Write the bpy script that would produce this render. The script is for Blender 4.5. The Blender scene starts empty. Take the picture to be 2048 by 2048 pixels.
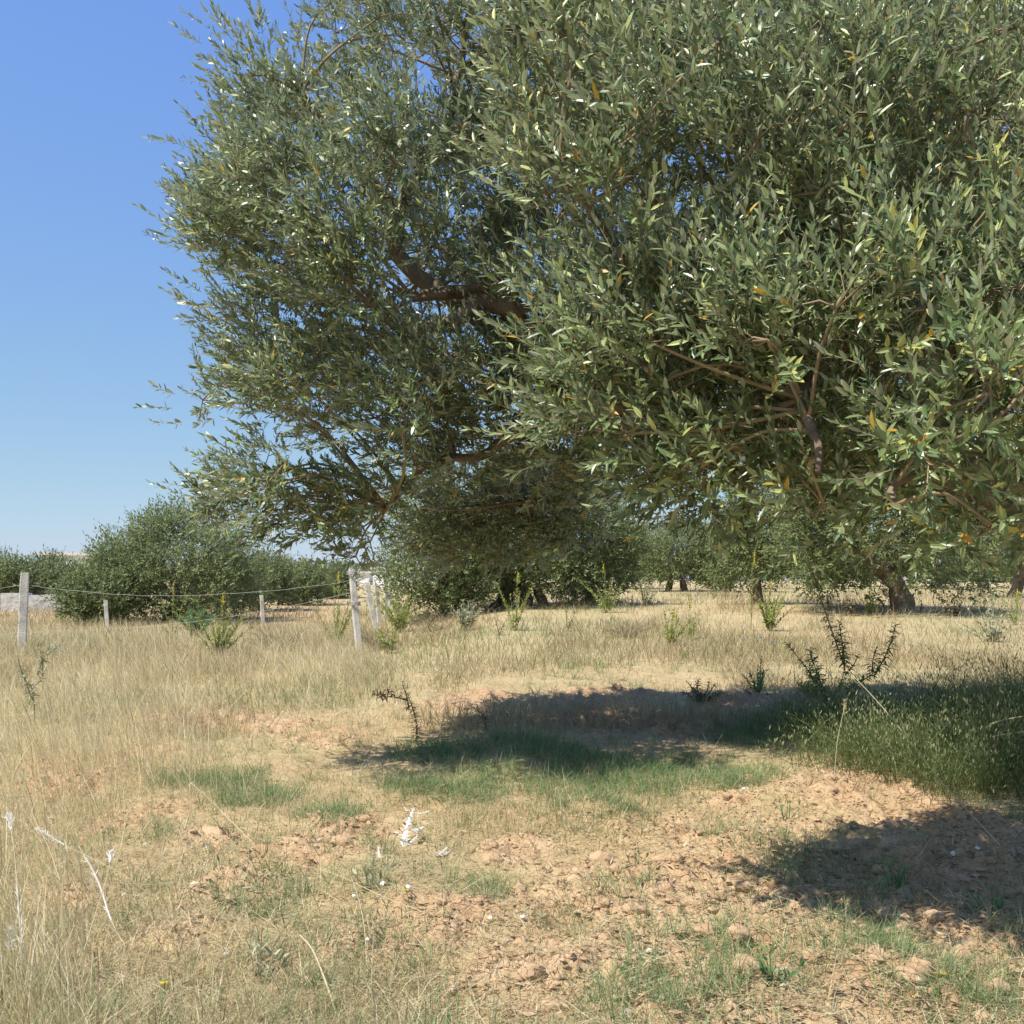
import bpy, math
import numpy as np
from mathutils import Vector

RNG = np.random.default_rng(7)
C = bpy.context.scene.collection
SC = bpy.context.scene
CAM_H, FPX, PITCH = 1.30, 2200.0, math.atan(136 / 2200.0)

# ------------------------------------------------------------------ helpers
def at(px, py, d):
    """world point at depth d (metres along y) seen at photo pixel px, py"""
    u = (px - 1024) / FPX; v = (py - 1024) / FPX
    cp, sp = math.cos(PITCH), math.sin(PITCH)
    dy = cp + v * sp; dz = sp - v * cp
    return np.array([u / dy * d, d, CAM_H + dz / dy * d])

def sstep(a, b, x):
    t = np.clip((x - a) / (b - a), 0, 1)
    return t * t * (3 - 2 * t)

def _h(ix, iy, seed):
    h = (ix * 374761393 + iy * 668265263 + seed * 1442695041) & 0xffffffff
    h = ((h ^ (h >> 13)) * 1274126177) & 0xffffffff
    return ((h ^ (h >> 16)) & 0xffffff) / float(0xffffff)

def vnoise(x, y, seed=0):
    x = np.asarray(x, float); y = np.asarray(y, float)
    ix = np.floor(x).astype(np.int64); iy = np.floor(y).astype(np.int64)
    fx = x - ix; fy = y - iy
    fx = fx * fx * (3 - 2 * fx); fy = fy * fy * (3 - 2 * fy)
    a = _h(ix, iy, seed); b = _h(ix + 1, iy, seed); c = _h(ix, iy + 1, seed); d = _h(ix + 1, iy + 1, seed)
    return (a * (1 - fx) + b * fx) * (1 - fy) + (c * (1 - fx) + d * fx) * fy

def fbm(x, y, seed=0, octv=3):
    s = 0; a = 1; t = 0
    for k in range(octv):
        s = s + a * vnoise(x * 2 ** k, y * 2 ** k, seed + k * 17); t += a; a *= .5
    return s / t

def norm(v):
    return v / np.maximum(np.linalg.norm(v, axis=-1, keepdims=True), 1e-9)

# ------------------------------------------------------------------ terrain
def gz_macro(x, y):
    x = np.asarray(x, float); y = np.asarray(y, float)
    d = np.maximum(y, 0)
    right = np.interp(d, [0, 4, 25, 45, 100, 300, 3000], [0, 0, .735, .95, 1.13, 1.15, 1.1])
    left = np.interp(d, [0, 4, 10, 30, 45, 110, 300, 3000], [0, 0, .12, .33, .52, 1.0, 1.12, 1.1])
    s = x / np.maximum(d, 12) * 12
    w = sstep(-1.8, 0.2, s)
    return left * (1 - w) + right * w + .07 * (fbm(x * .45 + 9, y * .45, 3, 2) - .5)

def gpt_macro(px, py):
    lo, hi = 1.0, 90.0
    for _ in range(50):
        m = (lo + hi) / 2; p = at(px, py, m)
        if p[2] > float(gz_macro(p[0], p[1])): lo = m
        else: hi = m
    return at(px, py, lo)

SOIL = [(1200, 1393, .75), (930, 1395, .6), (1500, 1400, .7), (430, 1440, .55), (720, 1660, .38), (700, 1720, .3), (1640, 1580, .5),
        (1450, 1600, .35), (1300, 1740, .5), (1550, 1850, .7), (1850, 1800, .8), (1900, 1640, .7), (1200, 1950, .5), (1450, 2020, .6),
        (1800, 2000, .6), (150, 1570, .35), (330, 1620, .3), (1030, 1690, .28), (1350, 1455, .5), (1180, 1440, .5), (1780, 1560, .6),
        (1000, 2000, .25), (430, 1680, .2), (2040, 1900, .6), (1130, 1800, .2), (90, 1530, .35), (300, 1500, .4), (560, 1450, .4), (250, 1640, .3), (480, 1790, .25), (600, 1720, .3), (880, 1850, .25), (350, 1900, .25), (650, 1480, .35), (120, 1800, .2), (720, 1900, .2), (220, 1960, .2)]
SOIL = [(gpt_macro(a, b), r) for a, b, r in SOIL]
GREEN = [(900, 1510, .4), (1050, 1500, .5), (1080, 1570, .5), (930, 1590, .35), (1320, 1580, .4), (1180, 1640, .3), (1450, 1560, .35), (660, 1640, .25), (500, 1800, .3), (950, 1780, .25), (1250, 1540, .42), (1400, 1535, .4), (840, 1580, .3), (800, 1500, .3), (1520, 1470, .4),
         (1200, 1590, .3), (450, 1560, .4), (530, 1600, .35), (1300, 1650, .2), (1430, 1670, .25), (1560, 1700, .28), (1560, 1760, .22),
         (1240, 1780, .2), (1150, 1860, .16), (1700, 1900, .3), (1450, 1900, .22), (200, 1690, .2), (1300, 2000, .22), (1500, 1960, .25),
         (1900, 2000, .35), (1780, 1770, .25), (1000, 1560, .4), (320, 1680, .25), (750, 1780, .25), (1600, 1440, .5)]
GREEN = [(gpt_macro(a, b), r) for a, b, r in GREEN]

def blobs(x, y, L):
    s = np.zeros_like(np.asarray(x, float))
    for p, r in L:
        s = np.maximum(s, np.exp(-((x - p[0]) ** 2 + ((y - p[1]) * .8) ** 2) / (r * r)))
    return s

def soil_mask(x, y):
    b = blobs(x, y, SOIL)
    n = fbm(x * 1.6, y * 1.6, 21, 3)
    # ploughed bare patch, lower right of the view
    reg = sstep(.0, 1.2, x + .25 * (y - 4)) * sstep(7.4, 5.6, y)
    return np.clip(sstep(.35, .75, np.maximum(b * .95, reg * .60) + (n - .5) * 1.15), 0, 1)

def green_mask(x, y):
    return sstep(.35, .8, blobs(x, y, GREEN) + (fbm(x * 2.2, y * 2.2, 51, 2) - .5) * .8)

def gz(x, y):
    x = np.asarray(x, float); y = np.asarray(y, float)
    z = gz_macro(x, y)
    d = np.hypot(x, y)
    near = sstep(24, 9, d)
    sm = soil_mask(x, y) if np.size(x) else 0
    big = fbm(x * 1.7, y * 1.7, 33, 2) - .5
    b1 = np.abs(vnoise(x * 6, y * 6, 41) - .5) * 2
    b2 = np.abs(vnoise(x * 13 + 3, y * 13, 42) - .5) * 2
    b3 = np.abs(vnoise(x * 27, y * 27 + 5, 43) - .5) * 2
    b4 = vnoise(x * 60, y * 60, 44)
    lump = vnoise(x * 5 + b2, y * 5 + b1, 48) * .035 + (1 - b1) * .018 + (1 - b2) * .020 + (1 - b3) * .014 + b4 * .010
    return z + near * (big * .09 + (lump - .052) * (.35 + 1.6 * sm))

# ------------------------------------------------------------------ mesh helpers
def raw_mesh(name, verts, faces_flat, face_sizes, tone=None, smooth=False, matidx=None):
    me = bpy.data.meshes.new(name)
    verts = np.ascontiguousarray(verts, dtype=np.float32)
    faces_flat = np.ascontiguousarray(faces_flat, dtype=np.int32)
    face_sizes = np.asarray(face_sizes, dtype=np.int32)
    me.vertices.add(len(verts)); me.vertices.foreach_set('co', verts.ravel())
    me.loops.add(len(faces_flat)); me.loops.foreach_set('vertex_index', faces_flat)
    me.polygons.add(len(face_sizes))
    st = np.zeros(len(face_sizes), dtype=np.int32); st[1:] = np.cumsum(face_sizes)[:-1]
    me.polygons.foreach_set('loop_start', st)
    me.polygons.foreach_set('use_smooth', np.full(len(face_sizes), smooth, dtype=bool))
    if matidx is not None: me.polygons.foreach_set('material_index', np.asarray(matidx, dtype=np.int32))
    if tone is not None:
        a = me.attributes.new('tone', 'FLOAT', 'POINT')
        a.data.foreach_set('value', np.ascontiguousarray(tone, dtype=np.float32))
    me.update(calc_edges=True)
    return me

def link(name, me, mat, parent=None, origin=None):
    if mat is not None:
        for m in (mat if isinstance(mat, (list, tuple)) else [mat]): me.materials.append(m)
    o = bpy.data.objects.new(name, me); C.objects.link(o)
    if parent is not None: o.parent = parent
    elif origin is not None:
        me.transform(__import__('mathutils').Matrix.Translation(-Vector(origin))); o.location = origin
    return o

def thing(name, loc, label, cat, group=None):
    o = bpy.data.objects.new(name, None); C.objects.link(o)
    o.location = [float(v) for v in loc]; o.empty_display_size = .1
    return tag(o, label, cat, group)

def tag(o, label=None, cat=None, group=None, kind=None):
    if label: o['label'] = label
    if cat: o['category'] = cat
    if group: o['group'] = group
    if kind: o['kind'] = kind
    return o

class MB:
    """collects geometry; world coordinates, moved into the parent's frame on build"""
    def __init__(s): s.v = []; s.f = []; s.sz = []; s.t = []; s.n = 0
    def add(s, v, f, tone=0.5):
        v = np.asarray(v, float); s.v.append(v)
        for q in f: s.f.extend([i + s.n for i in q]); s.sz.append(len(q))
        s.t.append(np.full(len(v), tone)); s.n += len(v)
    def addraw(s, v, flat, sizes, tone):
        s.v.append(v); s.f.extend((np.asarray(flat) + s.n).tolist()); s.sz.extend(list(sizes)); s.t.append(tone); s.n += len(v)
    def tube(s, pts, rad, sides=8, tone=.5, wob=0, seed=0):
        pts = np.asarray(pts, float); n = len(pts)
        rad = np.atleast_1d(np.asarray(rad, float)); rad = np.interp(np.linspace(0, 1, n), np.linspace(0, 1, len(rad)), rad)
        tan = norm(np.gradient(pts, axis=0))
        a = np.array([0, 0, 1.]) if abs(tan[0][2]) < .9 else np.array([1., 0, 0])
        nx = norm(np.cross(tan, np.broadcast_to(a, tan.shape))); ny = np.cross(tan, nx)
        ang = np.arange(sides) * 2 * np.pi / sides
        r = rad[:, None] * np.ones((n, sides))
        if wob:
            k = np.arange(n)[:, None] * 1.0
            r = r * (1 + wob * (vnoise(ang[None] * 1.6 + seed * 7.1, k * .55 + seed, 5 + seed) - .5) * 2 + wob * .6 * (vnoise(ang[None] * 4 + seed, k * .3, 9) - .5))
            r[:, -1] = r[:, -1]
        v = pts[:, None] + r[..., None] * (np.cos(ang)[None, :, None] * nx[:, None] + np.sin(ang)[None, :, None] * ny[:, None])
        f = []
        for i in range(n - 1):
            for j in range(sides):
                j2 = (j + 1) % sides
                f.append((i * sides + j, i * sides + j2, (i + 1) * sides + j2, (i + 1) * sides + j))
        f.append(tuple(range(sides))[::-1]); f.append(tuple((n - 1) * sides + j for j in range(sides)))
        s.add(v.reshape(-1, 3), f, tone)
    def box(s, c0, c1, tone=.5):
        x0, y0, z0 = c0; x1, y1, z1 = c1
        v = [(x0, y0, z0), (x1, y0, z0), (x1, y1, z0), (x0, y1, z0), (x0, y0, z1), (x1, y0, z1), (x1, y1, z1), (x0, y1, z1)]
        s.add(v, [(3, 2, 1, 0), (4, 5, 6, 7), (0, 1, 5, 4), (1, 2, 6, 5), (2, 3, 7, 6), (3, 0, 4, 7)], tone)
    def build(s, name, mat, parent=None, smooth=False, origin=None):
        v = np.concatenate(s.v)
        if parent is not None: v = v - np.array(wloc(parent))
        me = raw_mesh(name, v, s.f, s.sz, np.concatenate(s.t), smooth)
        return link(name, me, mat, parent, origin)

def wloc(o):
    l = np.array(o.location)
    while o.parent: o = o.parent; l = l + np.array(o.location)
    return l

def curve(pts, n=14):
    """Catmull-Rom through pts"""
    P = np.asarray(pts, float)
    P = np.vstack([2 * P[0] - P[1], P, 2 * P[-1] - P[-2]])
    out = []
    m = len(P) - 3
    for i in range(m):
        t = np.linspace(0, 1, max(3, n // m + 1), endpoint=(i == m - 1))[:, None]
        p0, p1, p2, p3 = P[i:i + 4]
        out.append(.5 * (2 * p1 + (p2 - p0) * t + (2 * p0 - 5 * p1 + 4 * p2 - p3) * t ** 2 + (3 * p1 - p0 - 3 * p2 + p3) * t ** 3))
    return np.vstack(out)

# ------------------------------------------------------------------ materials
def mat(name, ramp=None, color=None, rough=.7, spec=.3, attr='tone', back=None, transl=0.0, bump=None, noise=None, coords='Object', sheen=None):
    m = bpy.data.materials.new(name); m.use_nodes = True
    nt = m.node_tree; N = nt.nodes; L = nt.links
    b = N['Principled BSDF']; out = N['Material Output']
    b.inputs['Roughness'].default_value = rough; b.inputs['Specular IOR Level'].default_value = spec
    col = None
    if ramp:
        at_ = N.new('ShaderNodeAttribute'); at_.attribute_name = attr
        cr = N.new('ShaderNodeValToRGB'); fill_ramp(cr, ramp)
        L.new(at_.outputs['Fac'], cr.inputs['Fac']); col = cr.outputs['Color']
    elif color:
        rg = N.new('ShaderNodeRGB'); rg.outputs[0].default_value = (*color, 1); col = rg.outputs[0]
    tc = N.new('ShaderNodeTexCoord')
    if noise:
        for sc_, amt, c2 in noise:
            nz = N.new('ShaderNodeTexNoise'); nz.inputs['Scale'].default_value = sc_; nz.inputs['Detail'].default_value = 5
            L.new(tc.outputs[coords], nz.inputs['Vector'])
            mr = N.new('ShaderNodeMapRange'); mr.inputs[1].default_value = .42; mr.inputs[2].default_value = .62; mr.inputs[4].default_value = amt
            L.new(nz.outputs['Fac'], mr.inputs[0])
            mx = N.new('ShaderNodeMix'); mx.data_type = 'RGBA'
            L.new(mr.outputs[0], mx.inputs['Factor']); L.new(col, mx.inputs['A']); mx.inputs['B'].default_value = (*c2, 1)
            col = mx.outputs['Result']
    if back:
        g = N.new('ShaderNodeNewGeometry'); mx = N.new('ShaderNodeMix'); mx.data_type = 'RGBA'
        L.new(col, mx.inputs['A']); mx.inputs['B'].default_value = (*back[0], 1)
        ml = N.new('ShaderNodeMath'); ml.operation = 'MULTIPLY'; ml.inputs[1].default_value = back[1]
        L.new(g.outputs['Backfacing'], ml.inputs[0]); L.new(ml.outputs[0], mx.inputs['Factor']); col = mx.outputs['Result']
    L.new(col, b.inputs['Base Color'])
    if bump:
        nz = N.new('ShaderNodeTexNoise'); nz.inputs['Scale'].default_value = bump[0]; nz.inputs['Detail'].default_value = 6
        L.new(tc.outputs[coords], nz.inputs['Vector'])
        bp = N.new('ShaderNodeBump'); bp.inputs['Strength'].default_value = bump[1]; bp.inputs['Distance'].default_value = bump[2]
        L.new(nz.outputs['Fac'], bp.inputs['Height']); L.new(bp.outputs[0], b.inputs['Normal'])
    if transl:
        tr = N.new('ShaderNodeBsdfTranslucent'); ms = N.new('ShaderNodeMixShader'); ms.inputs[0].default_value = transl
        L.new(col, tr.inputs['Color']); L.new(b.outputs[0], ms.inputs[1]); L.new(tr.outputs[0], ms.inputs[2]); L.new(ms.outputs[0], out.inputs['Surface'])
    return m

def fill_ramp(cr, ramp):
    e = cr.color_ramp.elements
    while len(e) < len(ramp): e.new(.5)
    for i, (p, c) in enumerate(ramp): e[i].position = p; e[i].color = (*c, 1)

LEAF = mat('olive_leaf', ramp=[(0, (.080, .125, .042)), (.4, (.162, .222, .084)), (.75, (.30, .36, .152)), (.93, (.50, .52, .16)), (.965, (.44, .36, .06)), (.985, (.56, .34, .04)), (1, (.42, .23, .04))],
           rough=.36, spec=.5, back=((.40, .44, .31), .76), transl=.20)
FARLEAF = mat('far_olive_leaf', ramp=[(0, (.085, .120, .042)), (.5, (.175, .212, .080)), (1, (.28, .315, .135))], rough=.55, spec=.25, back=((.22, .26, .14), .5), transl=.25)
BARK = mat('olive_bark', color=(.22, .165, .115), rough=.9, spec=.15, noise=[(9, .8, (.10, .075, .055)), (3, .5, (.30, .25, .195))], bump=(26, .8, .02))
TWIG = mat('olive_twig', color=(.30, .235, .15), rough=.85, spec=.15, noise=[(14, .6, (.20, .16, .10))])
LITTER = mat('dead_leaf', ramp=[(0, (.10, .065, .04)), (.4, (.22, .15, .085)), (.7, (.38, .29, .17)), (.95, (.50, .44, .32)), (1, (.55, .30, .05))], rough=.7, spec=.2)
PALE = mat('pale_blade', ramp=[(0, (.36, .29, .13)), (.4, (.58, .48, .25)), (.8, (.76, .66, .40)), (1, (.84, .77, .55))], rough=.6, spec=.3, transl=.4)
STRAW = mat('straw_blade', ramp=[(0, (.22, .165, .085)), (.35, (.42, .335, .18)), (.7, (.60, .50, .29)), (.93, (.76, .68, .46)), (1, (.30, .34, .15))], rough=.65, spec=.25, transl=.3)
GRASS = mat('green_blade', ramp=[(0, (.085, .165, .055)), (.5, (.170, .275, .105)), (.85, (.29, .37, .17)), (1, (.42, .38, .19))], rough=.55, spec=.3, transl=.3)
OATS = mat('oat_blade', ramp=[(0, (.11, .16, .055)), (.5, (.165, .22, .08)), (.85, (.25, .28, .12)), (1, (.46, .40, .22))], rough=.6, spec=.25, transl=.3)
CONC = mat('concrete', color=(.66, .62, .55), rough=.95, spec=.1, noise=[(5, .75, (.33, .30, .25)), (30, .6, (.64, .60, .53))], bump=(55, .9, .012))
WIRE = mat('wire', color=(.30, .30, .28), rough=.5, spec=.5, noise=[(8, .5, (.30, .25, .2))])
CLOD = mat('earth_clod', color=(.45, .31, .185), rough=.95, spec=.08, noise=[(12, .7, (.36, .22, .13)), (45, .4, (.56, .41, .28))], bump=(60, .8, .01))
STONE = mat('limestone', color=(.60, .51, .38), rough=.9, spec=.15, noise=[(18, .6, (.5, .38, .26))], bump=(40, .6, .008))
WHITE = mat('bleached_thistle', color=(.79, .77, .71), rough=.7, spec=.2, noise=[(20, .25, (.70, .66, .56))], transl=.15)
THIST = mat('thistle_leaf', ramp=[(0, (.17, .15, .05)), (.5, (.27, .27, .08)), (.85, (.40, .40, .11)), (1, (.42, .38, .05))], rough=.6, spec=.3, transl=.15)
DRYTH = mat('dry_thistle', ramp=[(0, (.15, .115, .07)), (.6, (.27, .22, .13)), (1, (.32, .26, .15))], rough=.8, spec=.15)
WEED = mat('weed_leaf', ramp=[(0, (.20, .25, .065)), (.5, (.32, .36, .095)), (.85, (.44, .45, .13)), (1, (.62, .54, .05))], rough=.55, spec=.3, transl=.3)
SAGE = mat('grey_weed', ramp=[(0, (.28, .29, .17)), (.5, (.42, .42, .27)), (1, (.55, .53, .36))], rough=.7, spec=.2, transl=.2)
YELLOW = mat('yellow_petal', color=(.80, .62, .03), rough=.5, spec=.3, transl=.2)
BLUE = mat('blue_petal', color=(.36, .40, .66), rough=.6, spec=.2, transl=.2)
SHELL = mat('snail_shell', color=(.78, .74, .68), rough=.45, spec=.4, noise=[(60, .4, (.55, .45, .36))])
PLASTER = mat('white_plaster', color=(.80, .79, .76), rough=.85, spec=.2, noise=[(.6, .3, (.68, .66, .62))])
ROOFM = mat('roof_slab', color=(.62, .58, .54), rough=.9, spec=.1)
GLASS = mat('dark_window', color=(.05, .06, .07), rough=.2, spec=.5)
WALL = mat('field_wall', color=(.50, .49, .46), rough=.95, spec=.1, noise=[(1.8, .8, (.34, .33, .30)), (7, .5, (.62, .6, .56))], bump=(5, .8, .06))
FLUFF = mat('fluffy_seedhead', color=(.84, .80, .71), rough=.8, spec=.15, transl=.3)

def ground_material():
    m = bpy.data.materials.new('field_soil'); m.use_nodes = True
    nt = m.node_tree; N = nt.nodes; L = nt.links; b = N['Principled BSDF']
    b.inputs['Roughness'].default_value = .95; b.inputs['Specular IOR Level'].default_value = .08
    tc = N.new('ShaderNodeTexCoord')
    def nz(s, d=6):
        n = N.new('ShaderNodeTexNoise'); n.inputs['Scale'].default_value = s; n.inputs['Detail'].default_value = d
        L.new(tc.outputs['Object'], n.inputs['Vector']); return n.outputs['Fac']
    def mix(f, A, B, lo=.4, hi=.6, amt=1):
        mr = N.new('ShaderNodeMapRange'); mr.inputs[1].default_value = lo; mr.inputs[2].default_value = hi; mr.inputs[4].default_value = amt
        L.new(f, mr.inputs[0]); mx = N.new('ShaderNodeMix'); mx.data_type = 'RGBA'; L.new(mr.outputs[0], mx.inputs['Factor'])
        for k, s in (('A', A), ('B', B)):
            if isinstance(s, tuple): mx.inputs[k].default_value = (*s, 1)
            else: L.new(s, mx.inputs[k])
        return mx.outputs['Result']
    soil = mix(nz(7), (.42, .285, .165), (.51, .37, .225))
    soil = mix(nz(1.1), soil, (.45, .27, .145), .45, .65, .75)
    soil = mix(nz(38), soil, (.29, .175, .10), .54, .67, .85)
    soil = mix(nz(90, 3), soil, (.60, .47, .33), .6, .7, .6)
    straw = mix(nz(5), (.43, .33, .175), (.50, .40, .22))
    straw = mix(nz(30), straw, (.33, .23, .12), .52, .66, .8)
    straw = mix(nz(.35, 4), straw, (.38, .34, .175), .45, .6, .6)
    at_ = N.new('ShaderNodeAttribute'); at_.attribute_name = 'tone'
    mx = N.new('ShaderNodeMix'); mx.data_type = 'RGBA'
    L.new(at_.outputs['Fac'], mx.inputs['Factor']); L.new(straw, mx.inputs['A']); L.new(soil, mx.inputs['B'])
    L.new(mx.outputs['Result'], b.inputs['Base Color'])
    bp = N.new('ShaderNodeBump'); bp.inputs['Strength'].default_value = .9; bp.inputs['Distance'].default_value = .012
    L.new(nz(75), bp.inputs['Height']); L.new(bp.outputs[0], b.inputs['Normal'])
    return m

# ------------------------------------------------------------------ ground sheet (a disc of polar cells, fine where the view is)
def build_ground():
    oy = -3.0
    fine = np.linspace(-.52, .52, 620)
    coarse = np.linspace(.52, 2 * np.pi - .52, 64)[1:-1]
    ang = np.concatenate([fine, coarse]); na = len(ang)
    r = [0.6, 2.0, 3.5, 4.6]
    q = 5.4
    while q < 34: r.append(q); q *= 1.0030
    while q < 5000: r.append(q); q *= 1.10
    r = np.array(r)
    A, R = np.meshgrid(ang, r)
    X = np.sin(A) * R; Y = oy + np.cos(A) * R
    Z = gz(X.ravel(), Y.ravel()).reshape(X.shape)
    n = len(r)
    v = np.stack([X, Y, Z], -1).reshape(-1, 3)
    v = np.vstack([v, [[0, oy, 0]]])
    i = np.arange(n - 1)[:, None] * na; j = np.arange(na)[None]; j2 = (j + 1) % na
    quads = np.stack([i + j, i + na + j, i + na + j2, i + j2], -1).reshape(-1, 4)[:, ::-1]
    tris = np.stack([np.full(na, len(v) - 1), j2[0], j[0]], -1)
    flat = np.concatenate([quads.ravel(), tris.ravel()]); sz = np.concatenate([np.full(len(quads), 4), np.full(na, 3)])
    d = np.hypot(v[:, 0], v[:, 1])
    tone = np.maximum(soil_mask(v[:, 0], v[:, 1]) * sstep(22, 14, d), .25 + .7 * fbm(v[:, 0] * 1.1, v[:, 1] * 1.1, 77, 3) * sstep(14, 6, d) - .15)
    tone = np.maximum(tone, sstep(-.12, -.16, v[:, 0] / np.maximum(v[:, 1], 1)) * sstep(21, 23, v[:, 1]) * sstep(60, 50, v[:, 1]) * (.25 + .6 * fbm(v[:, 0] * .3, v[:, 1] * .3, 14, 2)))
    me = raw_mesh('ground', v, flat, sz, tone, True)
    # make sure the sheet faces up
    o = link('ground', me, ground_material())
    tag(o, kind='structure')
build_ground()

# ------------------------------------------------------------------ olive leaves and sprigs
def leaves_mesh(P, D, Nn, Ln, W, tone, hi, droop=.12):
    """lanceolate leaves: base P, direction D, upper normal Nn"""
    n = len(P)
    S = norm(np.cross(D, Nn)); Nn = np.cross(S, D)
    P = P[:, None]; D = D[:, None]; S_ = S[:, None]; N_ = Nn[:, None]; Ln = Ln[:, None, None]; W = W[:, None, None]
    if hi:
        t = np.array([0, .3, .3, .3, .68, .68, .68, 1.])[None, :, None]
        sd = np.array([0, -.5, 0, .5, -.42, 0, .42, 0])[None, :, None]
        fold = np.array([0, .16, 0, .16, .14, 0, .14, 0])[None, :, None]
        tris = [(0, 2, 1), (0, 3, 2), (1, 2, 5, 4), (2, 3, 6, 5), (4, 5, 7), (5, 6, 7)]
        nv = 8
    else:
        t = np.array([0, .3, .3, .7, .7, 1.])[None, :, None]
        sd = np.array([0, -.5, .5, -.4, .4, 0])[None, :, None]
        fold = np.zeros((1, 6, 1))
        tris = [(0, 2, 1), (1, 2, 4, 3), (3, 4, 5)]
        nv = 6
    V = P + D * t * Ln + S_ * sd * W + N_ * (fold * W - droop * Ln * t * t)
    base = (np.arange(n) * nv)[:, None]
    flat = np.concatenate([base + np.array(q)[None] for q in tris], 1).ravel()
    sz = np.tile([len(q) for q in tris], n)
    return V.reshape(-1, 3), flat, sz, np.repeat(tone, nv)

def sprigs(P, D, L0, rng, pairs=9, leaf=.058, hi=True, sun=None, wleaf=.23):
    """twigs growing from P along D with opposite pairs of leaves; returns leaf arrays and twig segments"""
    n = len(P)
    up = np.array([0, 0, 1.])
    a = norm(np.cross(D, rng.normal(size=(n, 3)))); b = np.cross(D, a)
    bend = rng.normal(0, .12, (n, 3)) + np.array([0, 0, .10])
    outs = []
    Pm = P + D * (L0 * .5)[:, None] + bend * (L0 * .25)[:, None]
    Pe = P + D * L0[:, None] + bend * L0[:, None]
    for k in range(pairs):
        t = (k + .6) / pairs
        pos = P + D * (L0 * t)[:, None] + bend * (L0 * t * t)[:, None]
        dd = norm(D + bend * 2 * t)
        for s in (1, -1):
            th = k * 1.57 + rng.normal(0, .35, n)
            side = s * (np.cos(th)[:, None] * a + np.sin(th)[:, None] * b)
            ang = np.radians(52 - 28 * t + rng.normal(0, 13, n))[:, None]
            ld = norm(dd * np.cos(ang) + side * np.sin(ang) + rng.normal(0, .10, (n, 3)))
            nn = norm(dd * np.sin(ang) - side * np.cos(ang) + np.array([-.38, -.42, .60]) + rng.normal(0, .3, (n, 3)))
            ll = leaf * (rng.uniform(.7, 1.2, n)) * (1 - .35 * max(0, t - .7) / .3)
            keep = rng.random(n) < .93
            outs.append((pos[keep], ld[keep], nn[keep], ll[keep]))
        if k == pairs - 1:
            outs.append((Pe, norm(dd + rng.normal(0, .15, (n, 3))), norm(np.cross(dd, a)), leaf * rng.uniform(.55, .9, n)))
    P_ = np.concatenate([o[0] for o in outs]); D_ = np.concatenate([o[1] for o in outs])
    N_ = np.concatenate([o[2] for o in outs]); L_ = np.concatenate([o[3] for o in outs])
    return P_, D_, N_, L_, (P, Pm, Pe)

def twig_mesh(segs, r0):
    P, M, E = segs; n = len(P)
    d = norm(E - P); a = norm(np.cross(d, np.array([.3, .2, 1.]))); b = np.cross(d, a)
    V = []
    for q, r in ((P, r0), (M, r0 * .75), (E, r0 * .35)):
        for k in range(3):
            th = k * 2.0944
            V.append(q + r * (math.cos(th) * a + math.sin(th) * b))
    V = np.stack(V, 1).reshape(-1, 3)
    base = (np.arange(n) * 9)[:, None]
    F = []
    for i in (0, 3):
        for k in range(3):
            k2 = (k + 1) % 3
            F.append(base + np.array([i + k, i + k2, i + 3 + k2, i + 3 + k])[None])
    flat = np.concatenate(F, 1).ravel()
    return V, flat, np.full(n * 6, 4), np.full(len(V), .5)

def in_poly(x, y, poly):
    inside = np.zeros(len(x), bool); j = len(poly) - 1
    for i in range(len(poly)):
        xi, yi = poly[i]; xj, yj = poly[j]
        c = ((yi > y) != (yj > y)) & (x < (xj - xi) * (y - yi) / (yj - yi + 1e-9) + xi)
        inside ^= c; j = i
    return inside

def poly_dist(x, y, poly):
    d = np.full(len(x), 1e9)
    for i in range(len(poly)):
        ax, ay = poly[i]; bx, by = poly[(i + 1) % len(poly)]
        t = np.clip(((x - ax) * (bx - ax) + (y - ay) * (by - ay)) / ((bx - ax) ** 2 + (by - ay) ** 2), 0, 1)
        d = np.minimum(d, np.hypot(x - ax - t * (bx - ax), y - ay - t * (by - ay)))
    return d

def bough_region(poly, n, depth, inset, rng, mind):
    """clump centres filling a region of the crown: outline measured in the photo, depth(px,py) -> (mid, half)"""
    xs = [p[0] for p in poly]; ys = [p[1] for p in poly]
    pts = []
    tries = 0
    while len(pts) < n and tries < 60000:
        tries += 1
        x = rng.uniform(min(xs), max(xs), 1); y = rng.uniform(min(ys), max(ys), 1)
        if not in_poly(x, y, poly)[0]: continue
        pdist = poly_dist(x, y, poly)[0]
        if pdist < inset: continue
        mid, half = depth(x[0], y[0])
        half = half * min(1, .25 + pdist / 350.0)
        p = at(x[0], y[0], mid + half * np.sign(rng.random() - .5) * rng.random() ** .6)
        if pts and np.min(np.linalg.norm(np.array(pts) - p, axis=1)) < mind: continue
        pts.append(p)
    return np.array(pts)

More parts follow.
